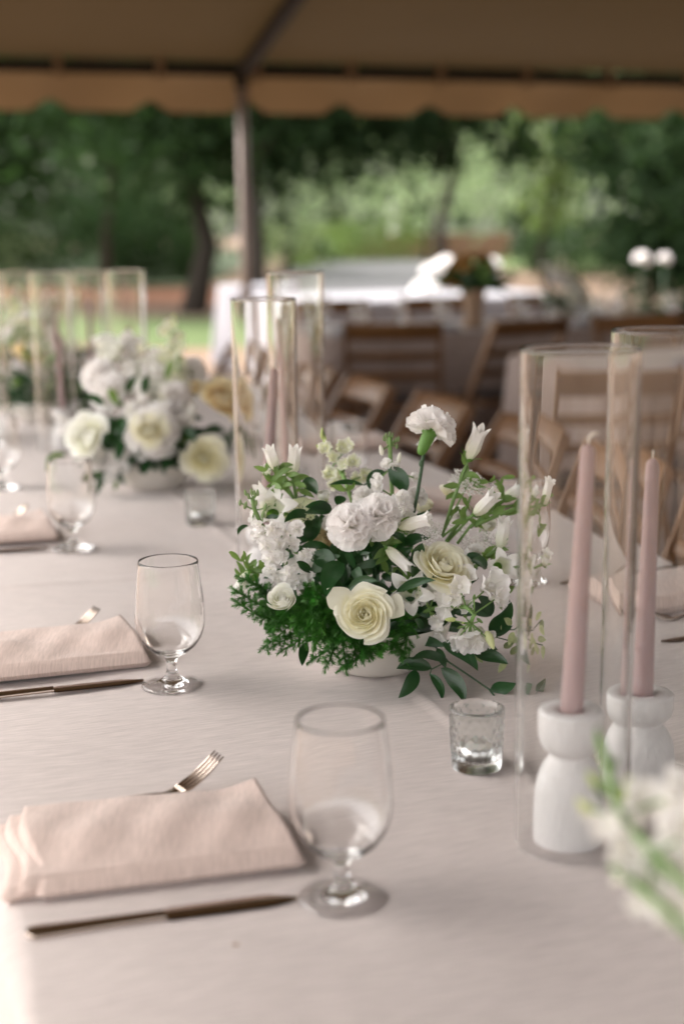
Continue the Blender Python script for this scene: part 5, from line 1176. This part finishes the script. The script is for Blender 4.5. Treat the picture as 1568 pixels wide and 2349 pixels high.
tree(7.6, 22, 9, 2.6, 7, .6, 12000, .12, 0, 'second dark tree behind the right edge one')
tree(3.75, 25.5, 10, .75, 6.5, .9, 3500, .075, 3, 'bright yellow green tree left of the dark right one', tw=.3)
tree(2.35, 32, 11, 1.9, 9, 2.8, 3500, .09, 3, 'thin tree with a forked trunk right of the centre', lean=-.03, tw=.55)
tree(5.8, 42, 12, 4.0, 10, .5, 7000, .14, 2, 'pale tree beyond the road bend')
tree(11, 46, 13, 5, 12, 1.0, 6000, .14, 2, 'pale tree right of the road')
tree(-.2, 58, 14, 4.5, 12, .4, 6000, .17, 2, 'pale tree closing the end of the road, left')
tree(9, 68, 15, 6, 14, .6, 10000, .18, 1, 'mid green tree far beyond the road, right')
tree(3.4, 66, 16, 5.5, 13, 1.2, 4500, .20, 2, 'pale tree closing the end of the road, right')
tree(-7.5, 50, 17, 5, 13, .5, 10000, .16, 1, 'mid green tree behind the left trees')
tree(-15, 46, 18, 6, 13, .5, 9000, .16, 1, 'mid green tree beyond the far left edge')
tree(18, 52, 19, 6, 13, .5, 9000, .16, 1, 'mid green tree beyond the far right edge')
tree(14, 30, 20, 4, 9, .5, 8000, .10, 0, 'dark tree outside the right edge')
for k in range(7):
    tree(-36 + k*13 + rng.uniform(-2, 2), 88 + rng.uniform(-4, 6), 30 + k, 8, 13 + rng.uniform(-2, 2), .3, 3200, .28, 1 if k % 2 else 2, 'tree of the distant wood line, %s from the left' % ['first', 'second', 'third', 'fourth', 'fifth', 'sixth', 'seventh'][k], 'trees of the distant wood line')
def shrub(x, y, R, H, seed, mi, lab):
    _, cr = tree_meshes(seed, R, H, .1, 4000, .06, mi); cr.name = 'shrub'; o = put('shrub', cr); o.location = (x, y, 0); tag(o, lab, 'shrub', 'shrubs along the edge of the lawn')
SH = [(-13 + 1.55*k + .3*sin(k*3), 33.6 + .5*sin(k*2), 1.35, 2.0 + .5*sin(k*1.7), [0, 1, 0, 2][k % 4], '%s bush behind the red clay bed, number %s from the left' % (['dark', 'mid green', 'dark', 'pale'][k % 4], ['one', 'two', 'three', 'four', 'five', 'six', 'seven'][k])) for k in range(7)]
for k, (x, y, R, H, mi, lab) in enumerate(SH + [(-5.5, 38, 1.8, 2.2, 1, 'rounded mid green shrub left behind the clay bed'), (-8.5, 37, 2, 2, 0, 'dark shrub at the far left behind the clay bed'), (5.5, 33, 1.5, 1.3, 0, 'low dark shrub right of the road'), (8, 36, 1.8, 1.6, 1, 'mid green shrub right of the road'), (1.3, 56, 2.2, 1.6, 3, 'bright shrub at the far road bend'), (-1.2, 44, 1.5, 1.7, 3, 'bright shrub left of the road'), (11, 38, 2, 2, 1, 'mid green shrub by the right trees'), (-12, 40, 2.5, 3, 1, 'large shrub outside the left edge')]): shrub(x, y, R, H, 60 + k, mi, lab)

# a crumb on the cloth in front of the nearest setting
o = put('crumb', MB().ball((0, 0, .0008), .0022, 7, 5, .5).mesh('crumb', M_vase)); o.location = G(541, 2172) + Vector((0, 0, .0012)); tag(o, 'small brown crumb on the cloth below the nearest knife', 'crumb')
